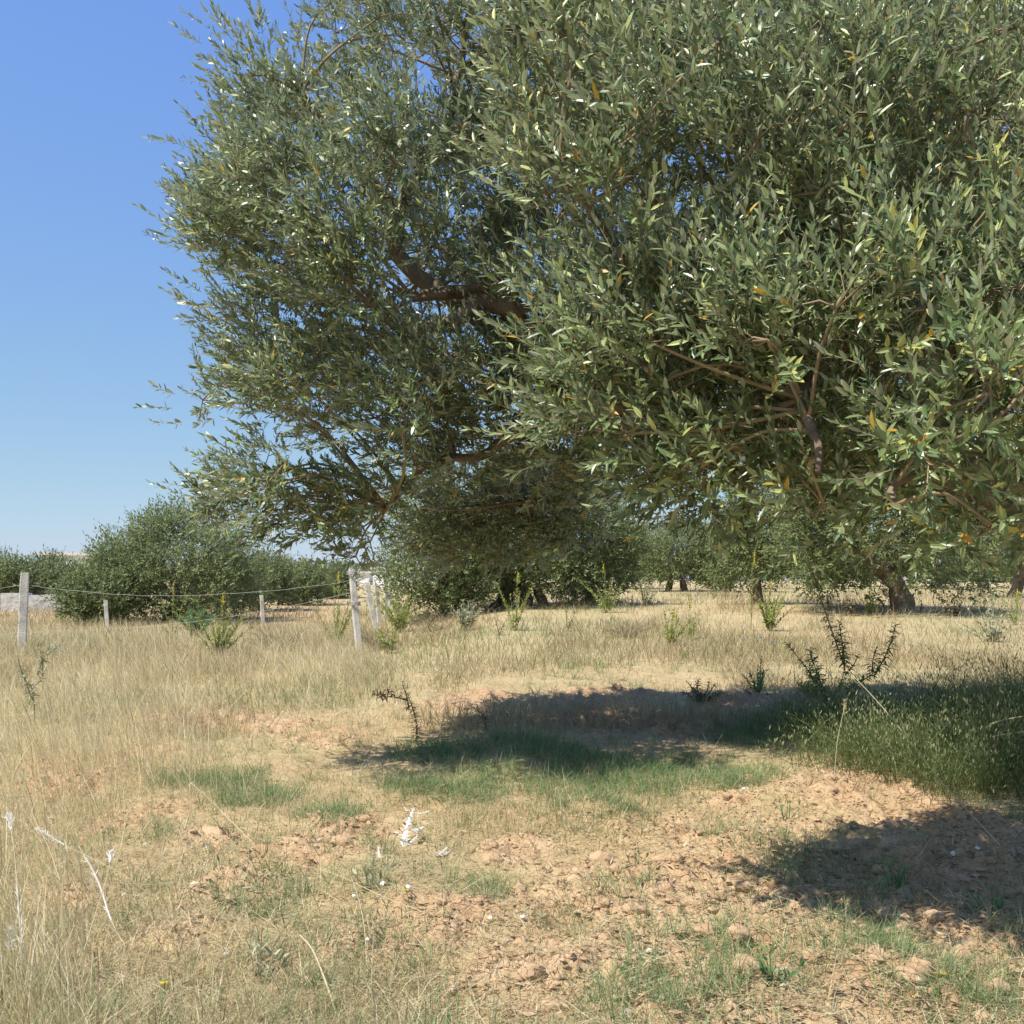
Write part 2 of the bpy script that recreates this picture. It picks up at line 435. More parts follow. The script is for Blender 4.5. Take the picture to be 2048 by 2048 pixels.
def near_olive():
    rng = np.random.default_rng(11)
    base = np.array([4.15, 6.9, float(gz(4.15, 6.9)) - .1])
    t = thing('olive_tree', base, 'big silvery olive tree with drooping boughs filling the upper right, closest to the camera', 'tree')
    fork = np.array([3.95, 6.8, 1.55])
    tr = MB()
    path = curve([base + [0, 0, -.25], base + [.03, 0, .2], base + [-.1, 0, .8], fork, fork + [-.2, -.03, .45]], 20)
    tr.tube(path, np.interp(np.linspace(0, 1, len(path)), [0, .18, .5, 1], [.52, .36, .27, .22]), 16, .5, .3, 2)
    tr.build('trunk', BARK, t, True)
    limbs = []
    def limb(pts, r0, r1, label=None):
        p = curve(pts, 22)
        p = p + (np.stack([fbm(np.arange(len(p)) * .35, np.full(len(p), k * 9. + len(limbs)), 61 + k, 2) for k in range(3)], -1) - .5) * .10
        m = MB(); m.tube(p, np.linspace(r0, r1, len(p)), 9, .5, .22, len(limbs))
        m.build('limb', BARK, t, True); limbs.append((p, r0))
    limb([fork + [-.1, 0, .2], at(2040, 690, 5.7), at(1965, 570, 5.4), at(1880, 480, 5.2), at(1640, 515, 4.8), at(1490, 480, 4.4)], .16, .035)
    limb([fork, at(1800, 880, 7.0), at(1400, 830, 7.3), at(1110, 740, 7.35), at(1020, 600, 7.3), at(935, 568, 7.25), at(830, 590, 7.2)], .17, .035)
    limb([at(1035, 620, 7.3), at(950, 612, 7.2), at(870, 655, 7.1), at(800, 680, 7.0)], .075, .035)
    limb([at(1110, 740, 7.35), at(960, 650, 7.5), at(820, 540, 7.55), at(775, 420, 7.4), at(700, 320, 7.2), at(600, 190, 7.0)], .085, .02)
    limb([at(790, 460, 7.45), at(840, 350, 7.5), at(900, 200, 7.6), at(930, 40, 7.7)], .05, .02)
    limb([at(1150, 790, 7.35), at(1000, 890, 7.5), at(880, 930, 7.4), at(800, 985, 7.3), at(765, 1030, 7.25)], .045, .006)
    limb([at(1300, 820, 7.3), at(1180, 900, 8.2), at(1050, 1000, 9.1)], .07, .02)
    limb([at(1560, 500, 4.6), at(1400, 560, 4.2), at(1230, 480, 3.95), at(1110, 330, 3.9)], .05, .012)
    limb([at(1850, 470, 5.2), at(1700, 640, 4.4), at(1620, 800, 3.7), at(1640, 930, 3.5)], .05, .010)
    limb([at(1965, 570, 5.4), at(1930, 760, 4.3), at(1850, 900, 3.6), at(1760, 1000, 3.4)], .05, .010)
    limb([fork + [-.2, 0, .4], [3.2, 6.6, 3.3], [2.3, 6.6, 4.5], [1.4, 6.9, 5.2]], .14, .03)
    limb([fork + [-.1, 0, .4], [4.0, 7.0, 3.2], [4.3, 7.4, 4.4], [4.2, 7.6, 5.3]], .13, .03)
    LP = np.concatenate([l[0] for l in limbs]); LR = np.concatenate([np.full(len(l[0]), l[1]) for l in limbs])

    R1 = [(660, -130), (560, 5), (440, 95), (398, 205), (355, 290), (338, 370), (362, 480), (405, 560), (438, 640), (460, 700), (450, 770), (415, 840), (440, 920), (430, 985), (460, 1045), (500, 1075), (620, 1075), (720, 1090), (770, 1060), (850, 1010),
          (1000, 960), (1150, 1030), (1240, 1060), (1420, 1075), (1560, 1050), (1700, 1030), (2400, 1040), (2400, -130)]
    R2 = [(1130, -70), (1000, 70), (975, 130), (1050, 250), (935, 400), (1060, 480), (1085, 540), (1055, 640), (1070, 760), (1080, 870), (1160, 985), (1320, 1060), (1430, 1045), (1490, 960), (1560, 960), (1600, 1085), (1700, 1130), (1850, 1135), (2300, 1135), (2300, -70)]
    R3 = [(760, 940), (1160, 930), (1210, 1040), (1120, 1110), (1020, 1130), (850, 1120), (775, 1070)]
    def d1(x, y):
        if x < 850: return 7.25 - .2 * (x < 600), 1.35
        return 7.95, 1.15
    def d2(x, y):
        return 4.05 - .55 * sstep(1350, 1800, x) * sstep(200, 900, y), .42
    c1 = bough_region(R1, 420, d1, 56, rng, .25)
    c1 = c1[[not ((((p[0] / p[1] * FPX + 1024) - 900) / 150) ** 2 + ((1160 - (p[2] - CAM_H) / p[1] * FPX - 625) / 85) ** 2 < 1 and p[1] < 7.25) for p in c1]]   # a gap in the front foliage lets the bare limb show
    c2 = bough_region(R2, 104, d2, 62, rng, .21)
    c3 = bough_region(R3, 34, lambda x, y: (9.3, .5), 30, rng, .25)
    c6 = bough_region([(1560, -60), (2400, -60), (2400, 960), (1600, 960)], 46, lambda x, y: (6.2, .55), 20, rng, .22)
    c7 = np.array([at(x, y, d) for x, y, d in ((425, 1000, 7.0), (450, 1005, 7.0), (480, 1040, 7.1), (530, 1020, 7.0), (545, 1050, 7.2), (600, 1045, 7.1), (655, 1045, 7.2), (715, 1060, 7.2), (560, 990, 7.0), (640, 1000, 7.1), (740, 1085, 7.2), (712, 1112, 7.2), (690, 1010, 7.4), (500, 985, 7.2), (455, 960, 7.0), (405, 800, 7.0))])
    c8 = bough_region([(1480, -60), (2350, -60), (2350, 960), (1540, 880)], 42, lambda x, y: (4.95, .5), 20, rng, .22)
    c9 = bough_region([(1300, 720), (1780, 680), (1780, 990), (1500, 960), (1300, 1010)], 18, lambda x, y: (4.25, .4), 10, rng, .2)
    # crown top above the picture and the side beyond it
    c4 = np.stack([rng.uniform(-.3, 5.6, 70), rng.uniform(5.6, 9.0, 70), rng.uniform(4.9, 6.0, 70)], -1)
    c4 = c4[((c4[:, 0] - 2.6) / 3.3) ** 2 + ((c4[:, 2] - 4.4) / 1.5) ** 2 < 1]
    c5 = np.stack([rng.uniform(4.6, 6.6, 60), rng.uniform(4.8, 8.8, 60), rng.uniform(1.9, 5.0, 60)], -1)
    cc0 = np.array([1.3, 7.3, 2.9])
    PP = []; DD = []; LL = []; HI = []
    branch = MB()
    for cen, per, rad, hi, leafy in ((c1, 56, .33, False, 1), (c6, 24, .28, False, 1), (c9, 17, .2, True, 1), (c8, 25, .26, True, 1), (c2, 23, .19, True, 1), (c7, 12, .20, False, 1), (c3, 44, .30, False, 1), (c4, 26, .36, False, 1), (c5, 26, .36, False, 1)):
        for c in cen:
            k = int(per * rng.uniform(.7, 1.25))
            u = norm(rng.normal(size=(k, 3))); u[:, 2] = u[:, 2] * .8 + .12; u = norm(u)
            rr = rad * rng.uniform(.25, 1.0, k)[:, None] * rng.uniform(.75, 1.2)
            out = norm((c - (cc0 if not hi else np.array([1.6, 5.3, 2.6]))) * np.array([1, 1, .5]))
            p = c + u * rr * np.array([1, 1, .9])
            d = norm(u * .75 + out * .5 + np.array([-.25, -.05, (.85 if hi else .42) if c[2] > 2.0 else (.35 if hi else .05)]) + rng.normal(0, .3, (k, 3)))
            PP.append(p); DD.append(d); LL.append(rng.uniform(.16, .31, k) if hi else rng.uniform(.12, .24, k)); HI.append(np.full(k, hi))
            # the small branch that carries the clump
            dist = np.linalg.norm(LP - c, axis=1) + .3 * np.maximum(LP[:, 2] - c[2], 0)
            j = int(np.argmin(dist)); a = LP[j]
            ln = np.linalg.norm(c - a)
            mid = (a + c) / 2 + np.array([0, 0, .10 * ln]) + rng.normal(0, .08 * ln, 3)
            r0 = min(.016, .006 + .006 * ln)
            branch.tube(curve([a, mid, c], 8), [r0, .005], 5)
            for q in range(4):
                e = p[rng.integers(k)]
                branch.tube(np.array([c, (c + e) / 2 + rng.normal(0, .03, 3), e]), [.005, .004, .002], 3)
    P = np.concatenate(PP); D = np.concatenate(DD); L0 = np.concatenate(LL); HI = np.concatenate(HI)
    branch.build('branches', TWIG, t, True)
    crown = MBig(); tw = MBig()
    for hi in (True, False):
        s = HI == hi
        p_, d_, n_, l_, seg = sprigs(P[s], D[s], L0[s], rng, 9, .062 if hi else .058, hi)
        tone = np.clip(rng.beta(1.1, 1.4, len(p_)) * .95, 0, .94)
        # whole sprigs differ a little, a few leaves have turned yellow
        tone = np.clip(tone + .16 * (fbm(p_[:, 0] * 2.2 + p_[:, 2], p_[:, 1] * 2.2 + p_[:, 2] * 1.7, 90, 2) - .5) * 2, 0, .935)
        old = rng.random(len(p_)) < .016; tone[old] = rng.uniform(.965, 1, old.sum())
        w = l_ * rng.uniform(.22, .31, len(l_))
        crown.addm(*leaves_mesh(p_, d_, n_, l_, w, tone, hi, .1))
        tw.addm(*twig_mesh(seg, .0021))
    crown.build('crown', LEAF, t); tw.build('twigs', TWIG, t)
    print('near crown sprigs', len(P))

class MBig:
    def __init__(s): s.V = []; s.F = []; s.S = []; s.T = []; s.n = 0
    def addm(s, V, F, S, T):
        s.V.append(V); s.F.append(F + s.n); s.S.append(S); s.T.append(T); s.n += len(V)
    def build(s, name, mt, parent=None, smooth=False, origin=None):
        V = np.concatenate(s.V)
        if parent is not None: V = V - wloc(parent)
        me = raw_mesh(name, V, np.concatenate(s.F), np.concatenate(s.S), np.concatenate(s.T), smooth)
        return link(name, me, mt, parent, origin)

near_olive()

# ------------------------------------------------------------------ olives across the field
GROVE = 'olive trees across the field'
def far_olive(px, base_d, half_w, top, label, bottom=.25, nl=14000, leaf=.085, seed=1, depth=None, trunks=((0, 0, .22),), trunk_h=None, hang=0, lean=(0, 0), dx=0, bx=0):
    rng = np.random.default_rng(seed)
    x = (px - 1024) / FPX * base_d; y = base_d
    g = float(gz_macro(x, y)); base = np.array([x, y, g])
    t = thing('olive_tree', base, label, 'tree', GROVE)
    H = top; hw = half_w; hd = depth or half_w * .85
    # clumps on the dome, more of them outside than inside
    n = 90; nl = int(nl * 1.9); leaf = leaf * 1.15
    u = norm(rng.normal(size=(n * 3, 3))); r = rng.uniform(.3, 1, n * 3) ** .5
    lump = .82 + .36 * vnoise(u[:, 0] * 1.7 + seed, u[:, 1] * 1.7 + u[:, 2] * 2, seed)
    q = u * (r * lump)[:, None]
    q[:, :2] *= np.where(q[:, 2:3] < .1, 1 / np.maximum(.55, np.sqrt(np.clip(1 - q[:, 2:3] ** 2, 0, 1))) ** .8, 1) * .97
    zc = (bottom + H) / 2
    cpt = np.stack([q[:, 0] * hw + dx, q[:, 1] * hd, zc + q[:, 2] * (H - bottom) / 2], -1)[:n]
    per = nl // n // 9
    cr = min(.16 * (hw + H) / 2 + .12, .55)
    u = norm(rng.normal(size=(n * per, 3)))
    cen = np.repeat(cpt, per, 0)
    P = cen + u * (cr * rng.uniform(.35, 1.0, n * per))[:, None] * np.repeat(rng.uniform(.7, 1.25, n), per)[:, None]
    P[:, 2] = np.maximum(P[:, 2], .06 + .1 * rng.random(len(P)))
    D = norm(u * .8 + norm(P - np.array([dx, 0, zc])) * .4 + np.array([0, 0, .45 - hang]) + rng.normal(0, .3, (len(P), 3)))
    p_, d_, n_, l_, seg = sprigs(P, D, rng.uniform(.16, .34, len(P)) * leaf / .085, rng, 4, leaf, False)
    tone = np.clip(rng.beta(2, 2, len(p_)) + .3 * (np.repeat(rng.random(1), len(p_)) - .5), 0, 1)
    b = MBig(); V, F, S, T = leaves_mesh(p_ + base, d_, n_, l_, l_ * rng.uniform(.26, .38, len(l_)), tone, False, .08)
    b.addm(V, F, S, T); b.build('crown', FARLEAF, t)
    for (ox, oy, r) in trunks:
        tb = MB(); th = trunk_h or (bottom + (H - bottom) * .5)
        p = curve([base + [ox * 1.6 + bx, oy, -.15], base + [ox + bx * .9, oy, .15 * th], base + [ox * .9 + lean[0] * .5 + bx * .5, oy, .5 * th], base + [ox * 1.5 + lean[0] + dx, oy + lean[1], th]], 14)
        tb.tube(p, np.interp(np.linspace(0, 1, len(p)), [0, .15, .6, 1], [r * 1.55, r * 1.1, r * .85, r * .55]), 10, .5, .3, seed)
        tb.build('trunk', BARK, t, True)
    bm = MB()
    for c in cpt[::5]:
        a = base + np.array([lean[0] * .8 + dx * .7, 0, (trunk_h or bottom + .3) * .9]); e = base + c
        bm.tube(curve([a, (a + e) / 2 + rng.normal(0, .1, 3), e], 6), [.04, .010], 5)
    bm.build('branches', BARK, t, True)

# left of the fence
far_olive(365, 27, 1.95, 2.6, 'broad rounded olive tree behind the wire fence, its crown reaching the grass', .12, 34000, .075, 21, 1.9, ((.3, 0, .2), (-.2, .1, .16)))
far_olive(205, 25, .85, 1.1, 'low olive bush at the left foot of the broad rounded olive', .1, 9000, .075, 22, .8, ((0, 0, .08),))
far_olive(515, 33, .95, 1.6, 'olive tree just right of the broad rounded olive, partly behind it', .2, 9000, .09, 23, 1.1)
far_olive(600, 38, 1.05, 1.25, 'low olive tree between the broad olive and the corner fence post', .15, 8000, .09, 24, 1.1)
far_olive(665, 46, 1.0, 1.0, 'distant low olive tree just left of the corner fence post', .1, 6000, .11, 25, 1.1)
far_olive(15, 37, 1.1, 1.5, 'leftmost olive tree of the row behind the pale field wall', .2, 9000, .09, 26, 1.2)
far_olive(95, 39, 1.0, 1.5, 'olive tree of the left row, behind the nearest concrete post', .2, 8000, .09, 27, 1.1)
far_olive(165, 42, 1.1, 1.2, 'olive tree of the left row, between the post and the broad rounded olive', .2, 7000, .10, 28, 1.2)
far_olive(-80, 38, 1.4, 1.6, 'olive tree of the left row cut off by the left edge', .2, 7000, .10, 39, 1.2)
# middle
far_olive(880, 23.2, 1.15, 2.25, 'bushy olive sucker growth left of the dark multi stemmed base', .08, 16000, .072, 29, 1.0, ((.1, 0, .10),))
far_olive(1040, 24.5, 2.1, 3.5, 'old spreading olive tree with a dark multi stemmed base in mid field', .12, 30000, .075, 30, 1.9, ((-.3, 0, .15), (.12, 0, .13), (.42, .1, .10)), None, .2)
far_olive(1180, 25.5, 1.2, 2.3, 'twiggy olive crown right of the dark multi stemmed base', .15, 14000, .075, 31, 1.0, ((0, 0, .12),))
far_olive(1352, 40, 1.7, 2.4, 'pale grey green olive tree standing alone at the back of the field', .35, 16000, .085, 32, 1.4, ((-.25, 0, .11), (.25, 0, .12)), 1.1)
far_olive(1245, 46, 1.9, 2.6, 'distant olive tree left of the pale grey green olive', .15, 10000, .105, 33, 1.2)
far_olive(1462, 39, 1.4, 2.1, 'small round olive tree right of the pale grey green olive', .15, 10000, .09, 34, 1.1, ((-.1, 0, .12),))
far_olive(1512, 25.5, .95, 2.6, 'slim olive tree with a dark scarred trunk at centre right', .60, 13000, .075, 35, .9, ((0, 0, .13),), 1.3, .3)
# right
far_olive(1795, 22.3, 1.95, 3.6, 'dark olive tree with a leaning thick trunk on the right', .50, 34000, .075, 36, 1.9, ((0, 0, .22),), 1.35, .45, (-.30, 0), -.55, .06)
far_olive(2045, 31, 1.7, 3.3, 'olive tree with a slim trunk at the right edge', .95, 13000, .085, 37, 1.5, ((-.2, 0, .14),), 1.5, .35, (.2, 0))
far_olive(1625, 46, 2.0, 3.0, 'distant olive tree seen left of the leaning trunk', .2, 7000, .105, 38, 1.2)
far_olive(1870, 44, 1.9, 2.6, 'bright green olive bush right of the leaning trunk, far behind', .1, 8000, .1, 40, 1.2)
far_olive(1965, 47, 1.9, 3.1, 'bright green olive bush left of the slim trunk at the right edge', .1, 8000, .1, 41, 1.2)
far_olive(1730, 52, 1.6, 2.5, 'distant olive tree hidden behind the leaning trunk', .2, 6000, .11, 42, 1.3)
far_olive(2150, 45, 1.7, 2.8, 'distant olive tree beyond the right edge of the view', .3, 6000, .11, 43, 1.3)

def tree_belt():
    rng = np.random.default_rng(5); b = MBig()
    n = 5200
    x = rng.uniform(-75, 75, n); y = rng.uniform(128, 140, n)
    h = 2.6 * (.35 + .8 * fbm(x * .12, y * .1, 8, 3))
    z = gz_macro(x, y) + rng.uniform(0, 1, n) ** .7 * h
    P = np.stack([x, y, z], -1); d = norm(rng.normal(size=(n, 3)) + [0, 0, .5])
    b.addm(*leaves_mesh(P, d, norm(rng.normal(size=(n, 3))), rng.uniform(.7, 1.3, n), rng.uniform(.4, .7, n), rng.random(n), False))
    o = b.build('tree_belt', FARLEAF); tag(o, 'dark line of far trees along the horizon', 'trees', None, 'stuff')
tree_belt()

# ------------------------------------------------------------------ grasses
def blades(P, lean, Ln, W, rng, tone, seg=2, curl=.5, az=None):
    n = len(P)
    az = rng.uniform(0, 2 * np.pi, n) if az is None else az
    hd = np.stack([np.cos(az), np.sin(az), np.zeros(n)], -1)
    d0 = norm(hd * np.sin(lean)[:, None] + np.array([0, 0, 1.]) * np.cos(lean)[:, None])
    tw = az + rng.normal(np.pi / 2, .8, n)
    sd = np.stack([np.cos(tw), np.sin(tw), np.zeros(n)], -1)
    cu = (curl * rng.uniform(.2, 1.3, n))[:, None]
    V = []
    for k in range(seg + 1):
        t = k / seg
        c = P + d0 * (Ln * t)[:, None] + (hd * .75 - np.array([0, 0, .55])) * cu * (Ln * t * t)[:, None]
        w = W * (1 - t) ** .6 * (.8 if k == 0 else 1)
        if k < seg: V += [c - sd * w[:, None] / 2, c + sd * w[:, None] / 2]
        else: V += [c]
    nv = len(V); V = np.stack(V, 1).reshape(-1, 3)
    base = (np.arange(n) * nv)[:, None]
    F = []; S = []
    for k in range(seg - 1):
        F.append(base + np.array([2 * k, 2 * k + 1, 2 * k + 3, 2 * k + 2])[None]); S.append(4)
    F.append(base + np.array([2 * seg - 2, 2 * seg - 1, 2 * seg])[None]); S.append(3)
    return V, np.concatenate(F, 1).ravel(), np.tile(S, n), np.repeat(tone, nv)

def scatter(n, d0, d1, rng, pw=0.0, umax=.60):
    """points over the field, thinning with distance"""
    q = rng.random(n)
    if pw: d = (d0 ** pw + q * (d1 ** pw - d0 ** pw)) ** (1 / pw)
    else: d = d0 * (d1 / d0) ** q
    u = rng.uniform(-umax, umax, n)
    return u * d, d

def on_ground(x, y, sink=.004):
    return np.stack([x, y, gz(x, y) - sink], -1)

FENCE_Y = 16.5
def tall_mask(x, y):
    u = x / y
    m = sstep(-.20, -.33, u + .10 * (vnoise(x * .8, y * .5, 4) - .5)) * sstep(5.6, 7.5, y)
    m = np.maximum(m, sstep(-.08, -.13, u) * sstep(9.5, 13, y))
    m = np.maximum(m, sstep(-.335, -.40, u + .05 * (vnoise(x * 3, y * 3, 5) - .5)) * .5)
    m = np.maximum(m, .55 * sstep(14, 17, y) * sstep(-.12, -.02, u))
    return m * sstep(24, 20, y + 10 * (u > -.1))

def dry_grass():
    rng = np.random.default_rng(31); b = MBig()
    # short dead blades everywhere
    x, y = scatter(230000, 2.6, 42, rng, -.35)
    sm = soil_mask(x, y) * sstep(22, 14, y); gm = green_mask(x, y) * (y < 12)
    k = rng.random(len(x)) < (1 - .86 * sm) * (1 - .45 * gm) * (.15 + 1.2 * sstep(.36, .66, fbm(x * 1.6, y * 1.6, 6, 3))) * (.70 + .3 * sstep(7, 10, y))
    x, y = x[k], y[k]; n = len(x)
    L = rng.gamma(4, .018, n) * (1 + .9 * sstep(8, 18, y)) * (.6 + .8 * fbm(x * .9, y * .9, 16, 2)) + .02
    tone = np.clip(rng.beta(1.4, 1.6, n) + .5 * (fbm(x * .7, y * .7, 19, 3) - .5), 0, .97)
    gr = rng.random(n) < .16; tone[gr] = 1.0
    b.addm(*blades(on_ground(x, y), np.abs(rng.normal(0, .95, n)), L, np.maximum(.0032, y * .00045) * rng.uniform(.7, 1.4, n), rng, tone))
    o = b.build('dry_grass', STRAW); tag(o, 'short straw coloured dead grass covering the field', 'grass', None, 'stuff')
    # lying stalks
    b = MBig(); x, y = scatter(120000, 2.6, 14, rng, -.3)
    sm = soil_mask(x, y); k = rng.random(len(x)) < (1 - .50 * sm); x, y = x[k], y[k]; n = len(x)
    P = on_ground(x, y, -.008); P[:, 2] += rng.uniform(0, .02, n)
    tone = np.clip(rng.beta(2.2, 1.6, n), 0, .95)
    b.addm(*blades(P, rng.uniform(1.25, 1.62, n), rng.gamma(2.5, .035, n) + .02, np.maximum(.0030, y * .00045) * rng.uniform(.6, 1.5, n), rng, tone, 2, .1))
    o = b.build('straw_litter', STRAW); tag(o, 'broken straw stalks lying flat on the soil', 'straw', None, 'stuff')
    # tall pale grass on the left and along the fence
    b = MBig(); x, y = scatter(150000, 2.9, 27, rng, .2)
    k = rng.random(len(x)) < tall_mask(x, y) * (.35 + .9 * fbm(x * 1.1, y * 1.1, 26, 2)); x, y = x[k], y[k]; n = len(x)
    L = rng.uniform(.16, .46, n) * (.7 + .6 * fbm(x * .8, y * .8, 27, 2)) * np.where(x / y > -.12, .65, 1)
    tone = np.clip(rng.beta(2.4, 1.7, n) + .3 * (fbm(x * .5, y * .5, 29, 2) - .4), .05, .95)
    az = rng.normal(-2.6, 1.1, n)
    b.addm(*blades(on_ground(x, y), np.abs(rng.normal(.25, .35, n)), L, np.maximum(.0032, y * .00042) * rng.uniform(.6, 1.4, n), rng, tone, 3, .35, az))
    # seed spikes on part of them
    o = b.build('tall_dry_grass', PALE); tag(o, 'tall pale dry grass standing along the wire fence and left edge', 'grass', None, 'stuff')

def green_grass():
    rng = np.random.default_rng(32); b = MBig()
    # tufts of couch grass
    x, y = scatter(42000, 2.7, 13, rng, -.4)
    gm = green_mask(x, y); sm = soil_mask(x, y)
    k = rng.random(len(x)) < np.clip(gm * (.24 + .76 * sstep(5.4, 6.4, y)) + .07 * (fbm(x * 1.8, y * 1.8, 55, 2) > .45), 0, 1) * (1 - .30 * sm); x, y = x[k], y[k]
    per = 14
    cx = np.repeat(x, per); cy = np.repeat(y, per); n = len(cx)
    r = .035 * np.sqrt(rng.random(n)); a = rng.uniform(0, 2 * np.pi, n)
    xx = cx + r * np.cos(a); yy = cy + r * np.sin(a)
    L = rng.uniform(.035, .12, n) * np.repeat(rng.uniform(.6, 1.8, len(x)), per)
    tone = np.clip(rng.beta(2, 2.2, n) * .85 + .25 * (np.repeat(rng.random(len(x)), per) - .5), 0, .9)
    dead = rng.random(n) < .08; tone[dead] = 1
    b.addm(*blades(on_ground(xx, yy), np.abs(rng.normal(.45, .3, n)), L, np.maximum(.0028, y.repeat(per) * .00045) * rng.uniform(.7, 1.3, n), rng, tone, 2, .5, a + rng.normal(0, .5, n)))
    o = b.build('green_grass', GRASS); tag(o, 'low blue green couch grass growing in patches on the soil', 'grass', None, 'stuff')
    # wild oats, dark and arching, in the shade at the right
    b = MBig(); n0 = 24000
    x = rng.uniform(1.7, 5.4, n0); y = rng.uniform(6.05, 9.2, n0)
    k = rng.random(n0) < sstep(1.75, 2.3, x + .35 * (vnoise(x * 3, y * 3, 12) - .5)) * sstep(9.2, 8.2, y) * np.where(y < 6.6, x > 2.35 - .5 * (y - 6.05), True); x, y = x[k], y[k]; n = len(x)
    L = rng.uniform(.25, .95, n) * (.45 + .95 * fbm(x * 1.5, y * 1.5, 66, 2)) * (.5 + .5 * sstep(1.8, 2.9, x))
    tone = np.clip(rng.beta(2, 2.4, n), 0, 1)
    b.addm(*blades(on_ground(x, y), np.abs(rng.normal(.25, .28, n)), L, rng.uniform(.003, .007, n), rng, tone, 4, .95, rng.normal(-2.0, 1.2, n)))
    # drooping spikelets
    m = rng.random(n) < .22; xs, ys, Ls = x[m], y[m], L[m]; ns = len(xs); rep = 7
    P = np.repeat(on_ground(xs, ys), rep, 0) + np.stack([rng.normal(0, .10, ns * rep), rng.normal(-.06, .10, ns * rep), np.repeat(Ls, rep) * rng.uniform(.35, .8, ns * rep)], -1)
    d = norm(rng.normal(0, .35, (ns * rep, 3)) + [-.1, -.15, -1]); q = len(P)
    b.addm(*leaves_mesh(P, d, norm(rng.normal(size=(q, 3))), rng.uniform(.02, .036, q), rng.uniform(.004, .007, q), rng.uniform(.7, 1, q), False))
    o = b.build('wild_oats', OATS); tag(o, 'dense dark clump of tall wild oats in shade at the right', 'grass', None, 'stuff')
    # low brown green scrub further back
    b = MBig(); x, y = scatter(60000, 10, 50, rng, -.2)
    k = rng.random(len(x)) < sstep(.52, .66, fbm(x * .55, y * .30, 71, 3)) ; x, y = x[k], y[k]; n = len(x)
    tone = np.clip(rng.beta(2, 2, n) * .5 + .5, 0, 1)
    b.addm(*blades(on_ground(x, y), np.abs(rng.normal(.3, .3, n)), rng.uniform(.08, .26, n), y * .00045 * rng.uniform(.7, 1.5, n), rng, tone, 2, .4))
    o = b.build('field_weeds', OATS); tag(o, 'yellowish green weeds mixed in the dry field', 'weeds', None, 'stuff')
dry_grass(); green_grass()
def scrub():
    rng = np.random.default_rng(44); b = MBig()
    x, y = scatter(90000, 8.5, 34, rng, -.2)
    band = sstep(10.5, 13, y) * sstep(-.10, -.15, x / y) * .5
    k = rng.random(len(x)) < sstep(.50, .66, fbm(x * .8 + 3, y * .45, 81, 3) + band * .35); x, y = x[k], y[k]; n = len(x)
    tone = np.clip(rng.beta(1.3, 2.2, n) * .75, 0, 1)
    b.addm(*blades(on_ground(x, y), np.abs(rng.normal(.35, .4, n)), rng.uniform(.10, .38, n) * (.6 + .8 * fbm(x, y, 83, 2)), y * .00045 * rng.uniform(.7, 1.6, n), rng, tone, 2, .5))
    o = b.build('dry_scrub', STRAW); tag(o, 'brown tangled dry scrub scattered through the field', 'scrub', None, 'stuff')
    # dead leaves and chaff under the boughs
    b = MBig(); x, y = scatter(20000, 2.7, 10, rng, -.3); k = rng.random(len(x)) < .25 + .6 * sstep(-.5, 1.2, x); x, y = x[k], y[k]; n = len(x)
    d = rng.normal(size=(n, 3)) * [1, 1, .15]
    b.addm(*leaves_mesh(on_ground(x, y, -.006), norm(d), norm(rng.normal(0, .3, (n, 3)) + [0, 0, 1]), rng.uniform(.02, .055, n), rng.uniform(.006, .013, n), rng.random(n), False))
    o = b.build('leaf_litter', LITTER); tag(o, 'dead brown and grey olive leaves strewn on the soil', 'leaves', None, 'stuff')
scrub()

# ------------------------------------------------------------------ single plants
def gpt(px, py):
    """point of the field seen at a photo pixel"""
    p = gpt_macro(px, py)
    return np.array([p[0], p[1], float(gz(p[0], p[1]))])

def leafy_stem(mb, path, r, n, leaf, w, rng, tone=(0, .85), ang=60, t0=.1, curl=.12, hi=False):
    """a stem with spirally set leaves"""
    p = np.asarray(path); mb.tube(p, np.linspace(r, r * .4, len(p)), 5, .3)
    seg = np.linspace(0, 1, len(p)); t = np.sort(rng.uniform(t0, 1, n)); t[-3:] = 1
    pos = np.stack([np.interp(t, seg, p[:, k]) for k in range(3)], -1)
    tan = norm(np.stack([np.interp(t, seg, norm(np.gradient(p, axis=0))[:, k]) for k in range(3)], -1))
    th = np.arange(n) * 2.4 + rng.normal(0, .3, n)
    a = norm(np.cross(tan, np.array([.21, .33, .1]) + tan[:, ::-1])); b = np.cross(tan, a)
    side = np.cos(th)[:, None] * a + np.sin(th)[:, None] * b
    an = np.radians(ang - 25 * t + rng.normal(0, 9, n))[:, None]
    d = norm(tan * np.cos(an) + side * np.sin(an)); nn = norm(tan * np.sin(an) - side * np.cos(an))
    L = leaf * rng.uniform(.7, 1.15, n) * (1.1 - .45 * t)
    V, F, S, T = leaves_mesh(pos, d, nn, L, L * w, rng.uniform(*tone, n), True, curl)
    mb.addraw(V, F, S, T)

def stem_path(base, h, lean, az, rng, n=8, bow=.1):
    t = np.linspace(0, 1, n)[:, None]; hd = np.array([math.cos(az), math.sin(az), 0])
    return base + np.array([0, 0, 1.]) * h * t * math.cos(lean) + hd * h * math.sin(lean) * (t * (1 - bow) + bow * t * t) + rng.normal(0, .008 * h, (n, 3)) * t

